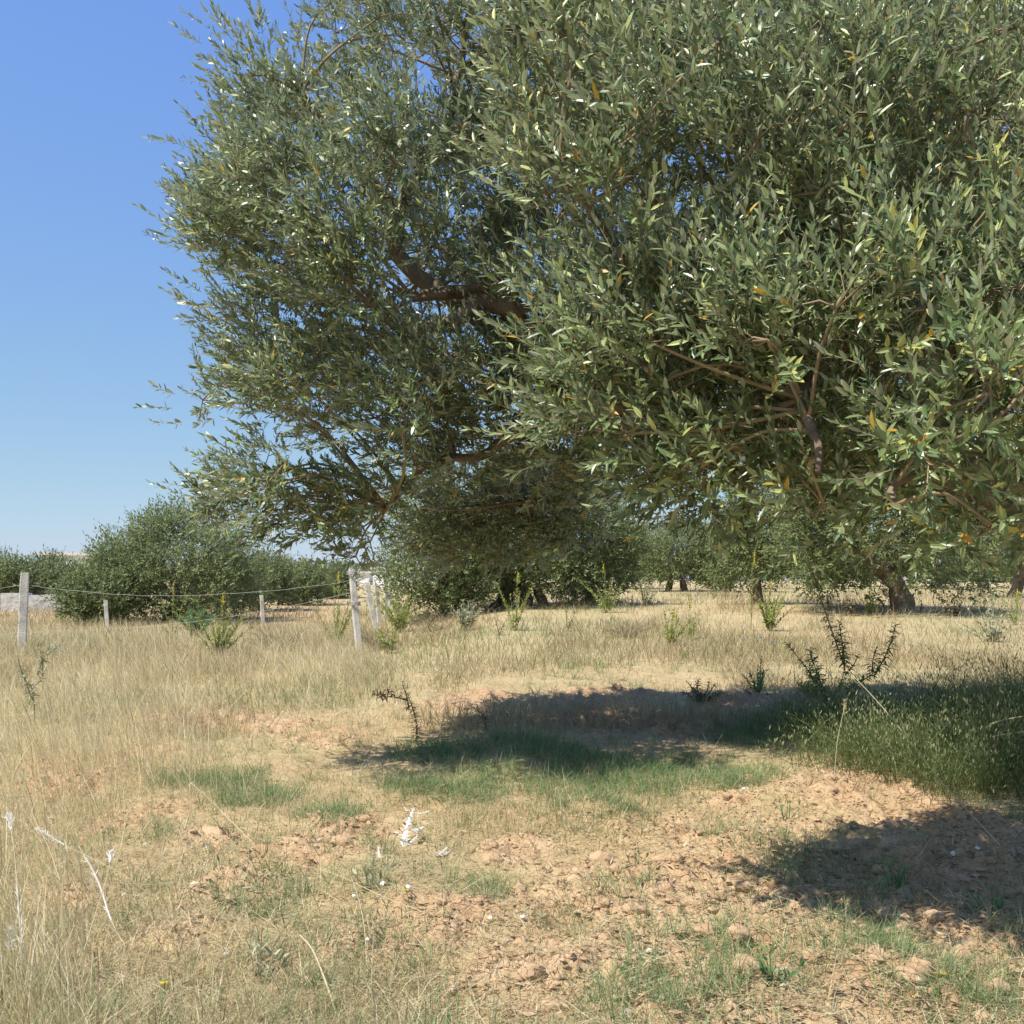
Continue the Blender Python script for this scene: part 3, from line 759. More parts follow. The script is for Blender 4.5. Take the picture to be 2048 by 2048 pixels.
def weed(px, py, h, stems, label, seed, mt=None, leaf=.07, per=34, spread=.55, tips=True, group='yellow green leafy weeds', name='leafy_weed', w=.22):
    rng = np.random.default_rng(seed); base = gpt(px, py)
    if base[1] > 12: h *= 1.3; stems = int(stems * 1.4); leaf *= 1.15
    t = thing(name, base, label, 'plant', group)
    for i in range(stems):
        m = MB(); az = rng.uniform(0, 6.28); hh = h * rng.uniform(.55, 1) if i else h
        p = stem_path(base + [.02 * math.cos(az), .02 * math.sin(az), -.02], hh, rng.uniform(.12, spread * 1.45) if i else .06, az, rng, 8, .4)
        leafy_stem(m, p, .004 + .003 * h, int((1.5 if h > .2 else .8) * per * hh / h), leaf * (1.0 if h > .2 else .9), w * (1.5 if h > .2 else .7), rng)
        m.build('stem', mt or WEED, t)
        if tips and i < 1:
            q = MB(); tip = p[-1]
            for k in range(10):
                c = tip + np.array([rng.normal(0, .012), rng.normal(0, .012), -rng.random() * .16 * h]); r = .010
                q.add(c + np.array([(r, 0, 0), (-r, 0, 0), (0, r, 0), (0, -r, 0), (0, 0, r), (0, 0, -r)]), [(0, 2, 4), (2, 1, 4), (1, 3, 4), (3, 0, 4), (2, 0, 5), (1, 2, 5), (3, 1, 5), (0, 3, 5)])
            q.tube(p[-1] - np.array([0, 0, .16 * h]) * np.array([[1], [.5], [0]]) + 0, .005, 5)
            q.build('flower_spike', YELLOW, t)
    return t

weed(435, 1318, .72, 12, 'bright yellow green leafy weed in front of the broad rounded olive', 101, per=46)
weed(390, 1275, .50, 16, 'feathery green bush left of the bright yellow green leafy weed', 102, mt=GRASS, leaf=.10, per=60, tips=False, w=.10, group='bushy field weeds')
weed(345, 1285, .78, 3, 'slender yellow spiked weed beside the feathery green bush', 103, per=26)
weed(672, 1292, .95, 7, 'tall sparse weed with yellow spikes left of the corner post', 104, per=34, spread=.4)
weed(800, 1265, .62, 16, 'yellow green bush right of the receding concrete posts', 105, mt=WEED, leaf=.08, per=40, tips=False, w=.15, group='bushy field weeds')
weed(780, 1308, .38, 6, 'small yellow green weed at the foot of the bush by the posts', 106, per=22, tips=False)
weed(930, 1262, .40, 14, 'pale grey green weed left of the olive base', 107, mt=SAGE, leaf=.09, tips=False, per=26, group='bushy field weeds')
weed(1030, 1262, .72, 6, 'yellow green weed with a tall spike before the dark olive base', 108, per=30, spread=.5)
weed(1215, 1225, .75, 8, 'loose yellow green weed at the right end of the twiggy olive', 109, per=26, spread=.7)
weed(1340, 1290, .38, 7, 'small olive green weed on the bare strip at centre right', 110, per=22)
weed(1378, 1280, .45, 3, 'thin upright weed with one yellow spike at centre right', 111, per=20)
weed(1538, 1262, .62, 13, 'pale yellow green weed in front of the slim dark trunk', 112, per=34, spread=.7)
weed(1500, 1262, 1.0, 1, 'lone tall flowering stalk in front of the slim dark trunk', 113, per=30)
weed(1290, 1212, .5, 9, 'whitish green weed beneath the pale grey green olive', 114, mt=SAGE, tips=False, per=24, group='bushy field weeds')
weed(1985, 1285, .6, 9, 'pale green weed above the wild oats at the right edge', 115, mt=SAGE, tips=False, per=26, spread=.8, group='bushy field weeds')
weed(1740, 1230, .45, 7, 'green weed left of the leaning trunk', 116, per=20, tips=False)
weed(2030, 1250, .5, 4, 'yellow flowered weed at the right edge of the field', 117, per=20)
weed(1515, 1395, .36, 8, 'soft green weed below the blue flowers', 118, mt=GRASS, leaf=.05, tips=False, per=30, group='bushy field weeds')
weed(1570, 1640, .10, 5, 'tiny green seedling on the bare soil at lower centre right', 119, mt=GRASS, leaf=.05, tips=False, per=6, w=.4, group='low green seedlings', name='seedling')
weed(1270, 1735, .09, 5, 'tiny blue green seedling beside the clod with a dark hollow', 120, mt=GRASS, leaf=.05, tips=False, per=6, w=.45, group='low green seedlings', name='seedling')
weed(1550, 1990, .11, 6, 'broad leaved green seedling at the bottom right', 121, mt=GRASS, leaf=.07, tips=False, per=7, w=.5, group='low green seedlings', name='seedling')
weed(1790, 1790, .12, 5, 'green seedling in dappled shade at lower right', 122, mt=GRASS, leaf=.06, tips=False, per=8, w=.45, group='low green seedlings', name='seedling')
weed(1985, 1830, .12, 5, 'rightmost green seedling on the bare soil', 123, mt=GRASS, leaf=.06, tips=False, per=8, w=.45, group='low green seedlings', name='seedling')
weed(520, 1960, .12, 6, 'grey green rosette weed at the bottom left', 124, mt=SAGE, leaf=.08, tips=False, per=7, w=.45, group='low green seedlings', name='seedling')
weed(740, 1790, .12, 7, 'grey green rosette weed below the white thistle', 125, mt=SAGE, leaf=.08, tips=False, per=7, w=.4, group='low green seedlings', name='seedling')

def bent(a, b, k, n=9, rng=None):
    t = np.linspace(0, 1, n)[:, None]; p = a + (b - a) * t
    p[:, 0] += k * np.sin(t[:, 0] * np.pi); return p

def spiky(name, base_px, stems, label, mt, seed, d=None, leaf=.04, dens=85, w=.26):
    """thistle: each stem is (tip_px, tip_py, start fraction point px, py)"""
    rng = np.random.default_rng(seed); b0 = gpt(*base_px); t = thing(name, b0, label, 'plant')
    D = b0[1]
    for (sx, sy, ex, ey, dd) in stems:
        a = at(sx, sy, D) if sy < base_px[1] else b0.copy(); e = at(ex, ey, D + dd)
        if a[2] < b0[2] + .01: a = b0.copy()
        m = MB(); p = bent(a, e, rng.normal(0, .015), 10)
        ln = np.linalg.norm(e - a)
        leafy_stem(m, p, .0075, max(20, int(1.8 * dens * ln)), leaf * 2.05, w, rng, ang=80, t0=.08, curl=.45)
        m.build('stem', mt, t)
    return t
spiky('thistle', (1655, 1415), [(1655, 1416, 1690, 1330, 0), (1690, 1335, 1622, 1135, .1), (1690, 1340, 1678, 1245, -.1), (1655, 1400, 1572, 1285, .1), (1650, 1385, 1620, 1300, -.1), (1690, 1350, 1716, 1310, 0), (1690, 1390, 1750, 1345, .1),
                                (1750, 1350, 1792, 1248, .1), (1745, 1345, 1752, 1298, 0), (1640, 1390, 1600, 1372, -.2), (1655, 1405, 1618, 1335, -.15)], 'large spiny green thistle with upright stems above the wild oats', THIST, 201, leaf=.045)
spiky('thistle', (833, 1485), [(833, 1486, 815, 1390, 0), (818, 1420, 805, 1368, 0), (815, 1400, 770, 1392, 0), (775, 1396, 748, 1386, .05), (790, 1392, 775, 1376, -.05)], 'small dark spiny thistle standing at the left end of the shadow', DRYTH, 202, leaf=.032, dens=130)
spiky('thistle', (975, 1465), [(975, 1466, 968, 1425, 0), (972, 1440, 955, 1422, 0)], 'short dark dead thistle at the back edge of the shadow', DRYTH, 203, leaf=.025, dens=140)
spiky('thistle', (1905, 1232), [(1905, 1233, 1910, 1180, 0), (1905, 1230, 1880, 1198, .1), (1908, 1225, 1925, 1200, -.1), (1905, 1228, 1895, 1205, 0), (1905, 1230, 1930, 1215, 0)], 'dark dry thistle right of the leaning trunk', DRYTH, 204, leaf=.08, dens=34)
spiky('thistle', (1703, 1232), [(1703, 1233, 1692, 1188, 0), (1703, 1230, 1676, 1202, .1), (1703, 1230, 1712, 1210, 0)], 'dark dry thistle left of the leaning trunk', DRYTH, 205, leaf=.07, dens=36)
spiky('thistle', (70, 1450), [(70, 1452, 62, 1370, 0), (66, 1400, 48, 1345, .1), (64, 1380, 85, 1330, 0), (75, 1350, 100, 1290, 0), (50, 1360, 35, 1310, 0), (85, 1330, 70, 1270, .1), (95, 1310, 125, 1285, 0)], 'tall grey branching thistle in front of the nearest concrete post', SAGE, 206, leaf=.034, dens=70)
spiky('thistle', (1405, 1400), [(1405, 1401, 1375, 1365, 0), (1405, 1400, 1398, 1358, .1), (1405, 1400, 1430, 1368, 0), (1400, 1395, 1385, 1380, -.1), (1405, 1398, 1418, 1360, 0), (1405, 1400, 1442, 1385, .1), (1405, 1400, 1365, 1385, .1)], 'low dark tangle of dead thistle at the back of the shadow', DRYTH, 207, leaf=.03, dens=120)
spiky('thistle', (1000, 1272), [(1000, 1273, 990, 1238, 0), (1000, 1270, 1012, 1240, 0)], 'dry thistle in front of the old multi stemmed olive', DRYTH, 208, leaf=.05, dens=50)
spiky('thistle', (1135, 1262), [(1135, 1263, 1132, 1212, 0), (1135, 1260, 1150, 1225, .1)], 'thin dry thistle right of the old multi stemmed olive', DRYTH, 209, leaf=.045, dens=40)

def dry_bush(px, py, r, h, label, seed, mt=DRYTH):
    rng = np.random.default_rng(seed); b = gpt(px, py); m = MB()
    for k in range(110):
        az = rng.uniform(0, 6.28); L = rng.uniform(.5, 1); s = b + [rng.normal(0, r * .25), rng.normal(0, r * .25), -.01]
        e = b + [math.cos(az) * r * L, math.sin(az) * r * L, h * rng.uniform(.25, 1)]
        mid = (s + e) / 2 + rng.normal(0, .1 * r, 3)
        m.tube(np.array([s, mid, e]), [.004, .003, .0015], 3, rng.random())
    o = m.build('dry_bush', mt, None, False, tuple(b)); tag(o, label, 'bush', 'tangled dry bushes')
dry_bush(745, 1302, .38, .40, 'grey tangle of dry twigs at the foot of the receding posts', 301)
dry_bush(870, 1262, .55, .42, 'grey dry brushwood left of the olive sucker growth', 302)
dry_bush(1255, 1275, .5, .32, 'brown dry bush in mid field at centre right', 303)
dry_bush(560, 1300, .6, .42, 'dark dry bush between the leafy weed and the corner post', 304)

# bleached thistle leaves
def white_thistle(px, py, leaves, label, seed):
    rng = np.random.default_rng(seed); b = gpt(px, py) + [0, 0, .0]
    t = thing('dead_thistle', b, label, 'plant', 'bleached dead thistles'); D = b[1]
    for (sx, sy, ex, ey, w) in leaves:
        a = at(sx, sy, D); e = at(ex, ey, D + .10 * (1 + (sy - ey) / 60))
        lift = max(0, float(gz(a[0], a[1])) + .015 - min(a[2], e[2])); a[2] += lift * .5; e[2] += lift * .5
        m = MB(); n = 9; ax = e - a; ln = np.linalg.norm(ax); ax = ax / ln
        s = norm(np.cross(ax, [-.3, .25, -1])); nn = np.cross(s, ax)
        tt = np.linspace(0, 1, n); V = []
        for q in tt:
            c = a + ax * ln * q + nn * .10 * ln * math.sin(q * 3.1)
            hw = w * (1 - q) ** .7 * (.35 + .65 * min(1, q * 5))
            V += [c - s * hw + nn * .3 * hw, c, c + s * hw + nn * .3 * hw]
        F = []
        for i in range(n - 1):
            for j in (0, 1): F.append((3 * i + j, 3 * i + j + 1, 3 * i + 4 + j, 3 * i + 3 + j))
        m.add(V, F)
        for i in range(1, n - 1):
            for sg, j in ((-1, 0), (1, 2)):
                c = np.array(V[3 * i + j]); tip = c + sg * s * w * rng.uniform(.9, 1.7) * (1 - tt[i] * .4) + ax * w * rng.uniform(.4, 1.2) + nn * rng.normal(0, .3) * w
                m.add([c - ax * .004, c + ax * .006, tip], [(0, 1, 2)])
        m.build('leaf', WHITE, t)
white_thistle(812, 1700, [(808, 1700, 818, 1640, .020), (818, 1655, 850, 1652, .012), (815, 1655, 782, 1662, .010), (815, 1650, 828, 1612, .010), (825, 1622, 862, 1620, .005), (825, 1620, 808, 1612, .005), (812, 1690, 838, 1668, .008)],
              'chalk white spiny dead thistle lying on the grass', 401)
white_thistle(875, 1715, [(872, 1712, 900, 1688, .012), (878, 1706, 862, 1705, .006), (882, 1705, 905, 1697, .006)], 'small white dead thistle leaf right of the chalk white thistle', 402)
white_thistle(770, 1960, [(765, 1955, 752, 1930, .008), (785, 1990, 762, 1945, .010), (790, 2015, 745, 1985, .006)], 'thin white dead thistle leaf at the bottom centre', 403)
white_thistle(822, 1760, [(822, 1765, 812, 1750, .010), (852, 1790, 848, 1735, .006), (762, 1715, 758, 1690, .007)], 'scattered white thistle flakes below the chalk white thistle', 404)

# stalks with seed heads
def stalk(pts, d, label, seed, head=None, r=.0017, fluffy=True, cat='grass stalk', group='single grass stalks'):
    rng = np.random.default_rng(seed)
    P = [at(x, y, dd) for (x, y), dd in zip(pts, d if isinstance(d, (list, tuple)) else [d] * len(pts))]
    for p in P:
        g = float(gz(p[0], p[1])); p[2] = max(p[2], g + .004)
    p = curve(P, 14); t = thing('grass_stalk', p[0], label, cat, group)
    m = MB(); m.tube(p, np.linspace(r, r * .6, len(p)), 5, .8); m.build('stem', STRAW, t)
    if head:
        hb = MB(); f0, f1 = head; k = np.linspace(f0, f1, 60); s = np.linspace(0, 1, len(p))
        pos = np.stack([np.interp(k, s, p[:, i]) for i in range(3)], -1); tan = norm(p[-1] - p[0])
        for c, q in zip(pos, np.linspace(0, 1, 60)):
            dd = norm(tan * 1.6 + rng.normal(0, .6, 3)); l = .022 * (.5 + math.sin(q * 3.0)); sd = norm(np.cross(dd, rng.normal(size=3)))
            hb.add([c - sd * .0012, c + sd * .0012, c + dd * l * .6 + sd * .0018, c + dd * l], [(0, 1, 2), (0, 2, 3)])
        hb.tube(pos[::6], .003, 5)
        hb.build('seed_head', FLUFF if fluffy else STRAW, t)
S = stalk
S([(42, 2040), (40, 1850), (28, 1700), (16, 1632)], [3.35, 3.4, 3.5, 3.6], 'tall stalk with a white fluffy head nearest the left edge', 501, (.86, 1))
S([(252, 1895), (222, 1840), (195, 1760), (152, 1682)], [3.9, 4.0, 4.1, 4.15], 'bent stalk with two white fluffy tufts at lower left', 502, (.35, .95))
S([(300, 1790), (240, 1745), (130, 1690), (75, 1658)], [4.35, 4.35, 4.4, 4.4], 'arching stalk with a slanting white head at left', 503, (.72, 1))
S([(150, 1960), (190, 1830), (215, 1750), (222, 1705)], [3.7, 3.9, 4.0, 4.1], 'upright stalk with a short white head at lower left', 504, (.86, 1))
S([(44, 1990), (42, 1880), (38, 1820), (30, 1730)], [3.4, 3.45, 3.5, 3.55], 'stalk with a long white fluffy head at the left edge', 505, (.1, .95))
S([(8, 1880), (20, 1900), (16, 1870), (18, 1860)], [3.5, 3.5, 3.5, 3.5], 'broken white fluffy head at the bottom of the left edge', 506, (.1, 1))
S([(510, 1690), (450, 1630), (415, 1595), (380, 1565)], [5.2, 5.3, 5.4, 5.5], 'thick pale dry stalk slanting over the grass at lower left', 507, (.45, 1), .003, False)
S([(2000, 1690), (1880, 1560), (1770, 1420), (1690, 1335)], [4.9, 5.3, 5.8, 6.2], 'long thin stalk slanting across the wild oats', 508, None, .0022)
S([(1560, 2050), (1430, 1990), (1300, 1935), (1205, 1895)], [3.45, 3.65, 3.8, 3.95], 'long straw stalk lying across the soil at bottom right', 509, None, .0025)
S([(680, 2048), (650, 1960), (625, 1900), (600, 1870)], [3.3, 3.5, 3.6, 3.7], 'broad dry blade rising from the bottom edge', 510, None, .004)
S([(735, 1960), (728, 1850), (712, 1780), (692, 1735)], [3.7, 3.9, 4.0, 4.1], 'upright straw stalk left of the yellow daisy', 511, (.8, 1), .0017, False)
S([(850, 1840), (770, 1795), (660, 1745), (535, 1718)], [4.2, 4.3, 4.5, 4.6], 'long low stalk crossing the grass below the bare patch', 512, None)
S([(1865, 1600), (2000, 1605), (2100, 1612)], [5.6, 5.6, 5.6], 'thin straight pale stalk under the wild oats', 513, None)
S([(1668, 1560), (1675, 1480), (1688, 1420), (1690, 1400)], [6.4, 6.5, 6.6, 6.7], 'upright pale stalk at the left end of the wild oats', 514, (.7, 1), .0018, False)
S([(1960, 1470), (1990, 1445), (2060, 1430)], [6.9, 6.9, 6.9], 'pale broken stem lying in the dark wild oats, upper one', 515, None, .008)
S([(1965, 1480), (2000, 1470), (2060, 1462)], [6.9, 6.9, 6.9], 'pale broken stem lying in the dark wild oats, lower one', 516, None, .005)
S([(120, 1760), (95, 1690), (70, 1640), (40, 1560)], [4.3, 4.4, 4.5, 4.6], 'leaning pale stalk with a head at the left edge', 517, (.8, 1), .0018, False)
rg = np.random.default_rng(71)
for k in range(46):
    d = rg.uniform(5.5, 12); u = rg.uniform(-.47, -.30); x = u * d; g = float(gz(x, d)); h = rg.uniform(.28, .62)
    a = np.array([x, d, g]); e = a + [rg.normal(-.05, .12), rg.normal(-.05, .08), h]
    t = thing('grass_stalk', a, 'tall pale stalk with a narrow seed head standing in the left grass', 'grass stalk', 'seeding stalks in the tall grass on the left')
    m = MB(); p = curve([a, (a + e) / 2 + [0, 0, .04], e], 8); m.tube(p, .0016, 4, .8); m.build('stem', STRAW, t)
    hb = MB()
    for q in range(16):
        c = p[-1] - (p[-1] - p[-3]) * rg.random() * 1.2; dd = norm((p[-1] - p[0]) + rg.normal(0, .22, 3)); sd = norm(np.cross(dd, rg.normal(size=3)))
        hb.add([c - sd * .002, c + sd * .002, c + dd * .03], [(0, 1, 2)], .9)
    hb.build('seed_head', STRAW, t)

# yellow daisies
def daisy(px, py, h, label, seed, r=.011, mt=None, cat='flower', group='yellow flowers in the grass'):
    rng = np.random.default_rng(seed); b = gpt(px, py); t = thing('wild_flower', b, label, cat, group)
    top = b + [rng.normal(0, .01), 0, h]
    m = MB(); leafy_stem(m, np.array([b - [0, 0, .01], (b + top) / 2 + [.008, 0, 0], top]), .0016, 7, .035, .2, rng); m.build('stem', GRASS, t)
    q = MB()
    for k in range(14):
        a = k * .449; d = np.array([math.cos(a), math.sin(a) * .8, .25 * rng.random()]); s = np.array([-d[1], d[0], 0]) * .32 * r
        q.add([top, top + d * r * .6 - s, top + d * r * 1.1, top + d * r * .6 + s], [(0, 1, 2, 3)])
    q.tube(np.array([top - [0, 0, .003], top + [0, 0, .004]]), [r * .5, r * .4], 8)
    q.build('flower_head', mt or YELLOW, t)
daisy(62, 1560, .13, 'yellow daisy at the left edge, right one of two', 601, .016)
daisy(26, 1565, .12, 'yellow daisy nearest the left edge, left one of two', 602, .016)
daisy(816, 1830, .06, 'single yellow daisy below the chalk white thistle', 603, .011)
daisy(713, 1870, .06, 'small yellow bud left of the single yellow daisy', 604, .007)
daisy(716, 1525, .06, 'tiny yellow flower left of the shadow', 605, .010)
daisy(325, 2010, .08, 'orange yellow flower at the bottom left', 606, .013)
daisy(142, 1350, .20, 'yellow flower in tall grass right of the nearest concrete post', 607, .022)
daisy(1965, 1420, .16, 'orange yellow flower in the wild oats', 608, .014)
daisy(500, 1440, .12, 'yellow flower in dry grass left of centre', 609, .012)
for i, (px, py, w_) in enumerate(((1483, 1315, 'leftmost'), (1520, 1312, 'middle'), (1546, 1318, 'rightmost'))):
    daisy(px, py, .22, 'pale blue flower in mid field, %s of the three' % w_, 620 + i, .035, BLUE, 'flower', 'pale blue flowers in mid field')

# snails, clods, stones, fallen leaves
def lumpy(name, p, size, mt, seed, label, cat, group, flat=.7):
    rng = np.random.default_rng(seed)
    nu, nv = 26, 16; V = []; size = size * .8; p = p - np.array([0, 0, size * .15])
    sx, sy = size * rng.uniform(.8, 1.3), size * rng.uniform(.8, 1.2); o = rng.uniform(0, 40)
    for i in range(nv + 1):
        th = math.pi * i / nv
        for j in range(nu):
            ph = 2 * math.pi * j / nu; d = np.array([math.sin(th) * math.cos(ph), math.sin(th) * math.sin(ph), math.cos(th)])
            k = .72 + .55 * float(vnoise(d[0] * 1.8 + o + d[2], d[1] * 1.8 + d[2] * 1.3 + o, seed)) + .34 * abs(float(vnoise(d[0] * 3.1 + o, d[1] * 3.1 + d[2] * 2.7, seed + 1)) - .5) + .22 * float(vnoise(d[0] * 6.5 + o + d[2] * 3, d[1] * 6.5 + d[2] * 5, seed + 2)) - .14 + .10 * float(vnoise(d[0] * 14 + o, d[1] * 14 + d[2] * 11, seed + 3))
            V.append(p + d * k * np.array([sx, sy, size * flat]))
    F = []
    for i in range(nv):
        for j in range(nu): F.append((i * nu + j, (i + 1) * nu + j, (i + 1) * nu + (j + 1) % nu, i * nu + (j + 1) % nu))
    m = MB(); m.add(V, F); ob = m.build(name, mt, None, True, tuple(p)); tag(ob, label, cat, group); return ob
def clod(px, py, s, label, mt=CLOD, name='earth_clod', cat='clod', seed=None, group='clods of earth'):
    p = gpt(px, py) + [0, 0, s * .25]; lumpy(name, p, s, mt, int(seed or px * 3 + py), label, cat, group)
clod(1330, 1738, .050, 'upright reddish clod with a dark hollow beside it, left half')
clod(1352, 1742, .036, 'reddish clod right of the dark hollow')
clod(1300, 1725, .040, 'rounded clod behind the blue green seedling')
clod(1610, 1775, .055, 'brown clod in shade at lower right, beside shaded grass')
clod(1785, 1705, .085, 'largest grey brown clod in shade at right')
clod(1715, 1690, .065, 'dark clod left of the largest shaded clod')
clod(1235, 1385, .07, 'clod on the bare strip behind the shadow')
clod(1060, 1955, .05, 'big crumbly clod at the bottom centre')
clod(1100, 2015, .055, 'pale broad clod at the bottom edge')
clod(1380, 2010, .06, 'wide sandy clod at the bottom, right of centre')
clod(1490, 1960, .055, 'sandy clod right of the straw stalk at the bottom')
clod(1760, 1945, .06, 'smooth sandy clod at the bottom right')
clod(1800, 1840, .04, 'small round clod in dappled shade at lower right')
clod(1270, 1830, .05, 'crumbly clod below the dark hollow')
clod(980, 1690, .045, 'reddish clod at centre, right of the white thistle')
clod(1050, 1672, .05, 'broad reddish clod between the thistle and the green patch')
clod(730, 1645, .04, 'reddish clod at the top of the bare patch left of the thistle')
clod(1920, 1720, .05, 'shaded clod near the right edge')
clod(1545, 1460, .06, 'clod in the shadow at the left end of the wild oats')
clod(1495, 1560, .05, 'sunny clod at the top of the bare slope')
clod(1660, 1600, .045, 'sunny clod on the bare slope near the shade')
L_ = dict(mt=STONE, name='stone', cat='stone', group='pale stones on the soil')
clod(100, 1643, .024, 'oblong tan stone on the grass at the left', **L_)
clod(133, 1620, .022, 'pale stone behind the oblong tan stone', **L_)
clod(130, 1548, .020, 'flat white stone near the yellow daisies', **L_)
clod(415, 1660, .020, 'tan stone beside a small hollow at left', **L_)
clod(1490, 1585, .030, 'pale stone at the edge of the green patch', **L_)
clod(905, 1972, .018, 'white stone at the bottom centre', **L_)
clod(1255, 2035, .028, 'white stone at the bottom edge, right of centre', **L_)
clod(1830, 1985, .03, 'whitish stone at the bottom right', **L_)
clod(390, 1790, .024, 'cracked whitish stone in the grass at lower left', **L_)
clod(1318, 1208, .09, 'pale stone in the field below the far olives', **L_)
rg = np.random.default_rng(15)
k_ = 0
while k_ < 90:
    d_ = 2.9 * (7.5 / 2.9) ** rg.random(); x_ = d_ * rg.uniform(-.25, .47)
    if rg.random() < float(soil_mask(np.array([x_]), np.array([d_]))[0]) * (1 if x_ > 0 else .4):
        s_ = min(.05, .016 + rg.gamma(1.5, .008)); k_ += 1
        lumpy('earth_clod', np.array([x_, d_, float(gz(x_, d_)) + s_ * .3]), s_, CLOD, 900 + k_, 'small crumbly clod of tan earth half buried in the soil', 'clod', 'small clods on the bare soil')
def scatter_clods():
    # crumbs too many to count
    b = MBig(); n = 15000; x, y = scatter(n * 3, 2.7, 11.5, rg, -.3)
    k = rg.random(len(x)) < soil_mask(x, y) ** 1.5; x, y = x[k][:n], y[k][:n]; n = len(x)
    ico = np.array([(0, 0, 1), (.9, 0, .3), (.28, .85, .3), (-.72, .53, .3), (-.72, -.53, .3), (.28, -.85, .3), (0, 0, -.8)], float)
    F = [(0, 1, 2), (0, 2, 3), (0, 3, 4), (0, 4, 5), (0, 5, 1), (6, 2, 1), (6, 3, 2), (6, 4, 3), (6, 5, 4), (6, 1, 5)]
    s = np.minimum(rg.gamma(1.3, .0036, n) + .0025, .028)
    V = ico[None] * (s[:, None, None] * rg.uniform(.45, 1.45, (n, 7, 1))) * np.array([1, 1, .7])
    a = rg.uniform(0, 6.28, n)[:, None]; V = np.stack([V[..., 0] * np.cos(a) - V[..., 1] * np.sin(a), V[..., 0] * np.sin(a) + V[..., 1] * np.cos(a), V[..., 2]], -1)
    V = V + np.stack([x, y, gz(x, y) + s * .2], -1)[:, None]
    base = (np.arange(n) * 7)[:, None]; flat = np.concatenate([base + np.array(f)[None] for f in F], 1).ravel()
    b.addm(V.reshape(-1, 3), flat, np.full(n * 10, 3), np.repeat(rg.random(n), 7))
    o = b.build('soil_crumbs', CLOD, None, False); tag(o, 'loose crumbs of reddish soil on the bare patches', 'soil', None, 'stuff')
scatter_clods()
SN = [(412, 1735), (155, 1733), (130, 1733), (290, 1700), (415, 1708), (37, 2035), (450, 1925), (252, 1518), (707, 1815), (765, 1793), (560, 1670), (1045, 1852), (1155, 1825), (815, 1817), (250, 1795), (1905, 1725), (1955, 1725), (980, 1850), (700, 1880), (735, 1905), (1300, 1920), (985, 1562), (640, 1690)]
def snail():
    m = MB(); k = np.linspace(0, 1, 26); a = k * 2 * math.pi * 2.6; R = .0062 * (1 - k) ** .9
    p = np.stack([R * np.cos(a), R * np.sin(a), .006 + .006 * k], -1); m.tube(p, .0052 * (1 - k) + .0010, 8)
    return m
proto = None
for i, (px, py) in enumerate(SN):
    p = gpt(px, py)
    if proto is None:
        proto = snail().build('snail_shell', SHELL, None, True); o = proto
    else:
        o = proto.copy(); C.objects.link(o)
    o.location = p + [0, 0, .012]; o.rotation_euler = (rg.normal(.6, .3), rg.normal(0, .3), rg.uniform(0, 6)); o.scale = [rg.uniform(.8, 1.25)] * 3
    tag(o, 'tiny white snail shell on the dry grass', 'snail shell', 'white snail shells')
def fallen(px, py, label, seed, n=2, col=YELLOW, L=.055):
    rng = np.random.default_rng(seed); p = gpt(px, py) + [0, 0, .02]
    b = MBig(); P = np.repeat(p[None], n, 0) + rng.normal(0, .006, (n, 3)); d = norm(np.stack([np.linspace(.9, 1, n), np.linspace(.3, -.1, n), np.full(n, .12)], -1) * np.array([1 if seed % 2 else -1, 1, 1]))
    b.addm(*leaves_mesh(P, d, np.repeat(np.array([[0, -.3, 1.]]), n, 0), np.full(n, L), np.full(n, L * .24), np.full(n, .98), True))
    o = b.build('fallen_leaf', LEAF, None, False, tuple(p)); tag(o, label, 'leaf', 'fallen yellow leaves')
fallen(1510, 1918, 'bright yellow fallen olive leaf on sunny soil at bottom right', 1)
fallen(1872, 1695, 'yellow fallen leaf in shade beside the largest clod', 2, 2)
fallen(1965, 1870, 'orange fallen leaf in dappled shade at lower right', 3, 1)
fallen(1905, 1985, 'yellow fallen leaf near the bottom right corner', 4, 1)
fallen(1320, 1600, 'reddish fallen leaf in the green patch', 5, 1)

# ------------------------------------------------------------------ fences
def post_mesh(base, top, w, seed):
    base = np.asarray(base, float); top = np.asarray(top, float); n = 9; m = MB(); rng = np.random.default_rng(seed)
    s = np.array([1., 0, 0]); q = np.array([0, 1., 0]); ang = .35; s, q = math.cos(ang) * s + math.sin(ang) * q, -math.sin(ang) * s + math.cos(ang) * q
    V = []
    for i in range(n):
        c = base + (top - base) * i / (n - 1); ww = w / 2 * (1 - .1 * i / (n - 1)) + rng.normal(0, .0015)
        c = c + rng.normal(0, .0015, 3); b = ww * .18
        for a, e in ((-1, -1), (1, -1), (1, 1), (-1, 1)):
            # chamfered corner
            V.append(c + s * a * ww + q * e * (ww - b)); V.append(c + s * a * (ww - b) + q * e * ww)
    V = np.array(V).reshape(n, 8, 3); order = [0, 1, 3, 2, 4, 5, 7, 6]; V = V[:, order]
    F = [(8 * i + j, 8 * i + (j + 1) % 8, 8 * i + 8 + (j + 1) % 8, 8 * i + 8 + j) for i in range(n - 1) for j in range(8)]
    F.append(tuple(8 * (n - 1) + j for j in range(8)))
    m.add(V.reshape(-1, 3), F); return m
def sag(a, b, s, n=14, barbs=None, kink=.006, rng=RNG):
    t = np.linspace(0, 1, n)[:, None]; p = a + (b - a) * t; p[:, 2] -= (s * 4 * t * (1 - t))[:, 0]
    p[1:-1] += rng.normal(0, kink, (n - 2, 3)); return p
D0 = 16.8
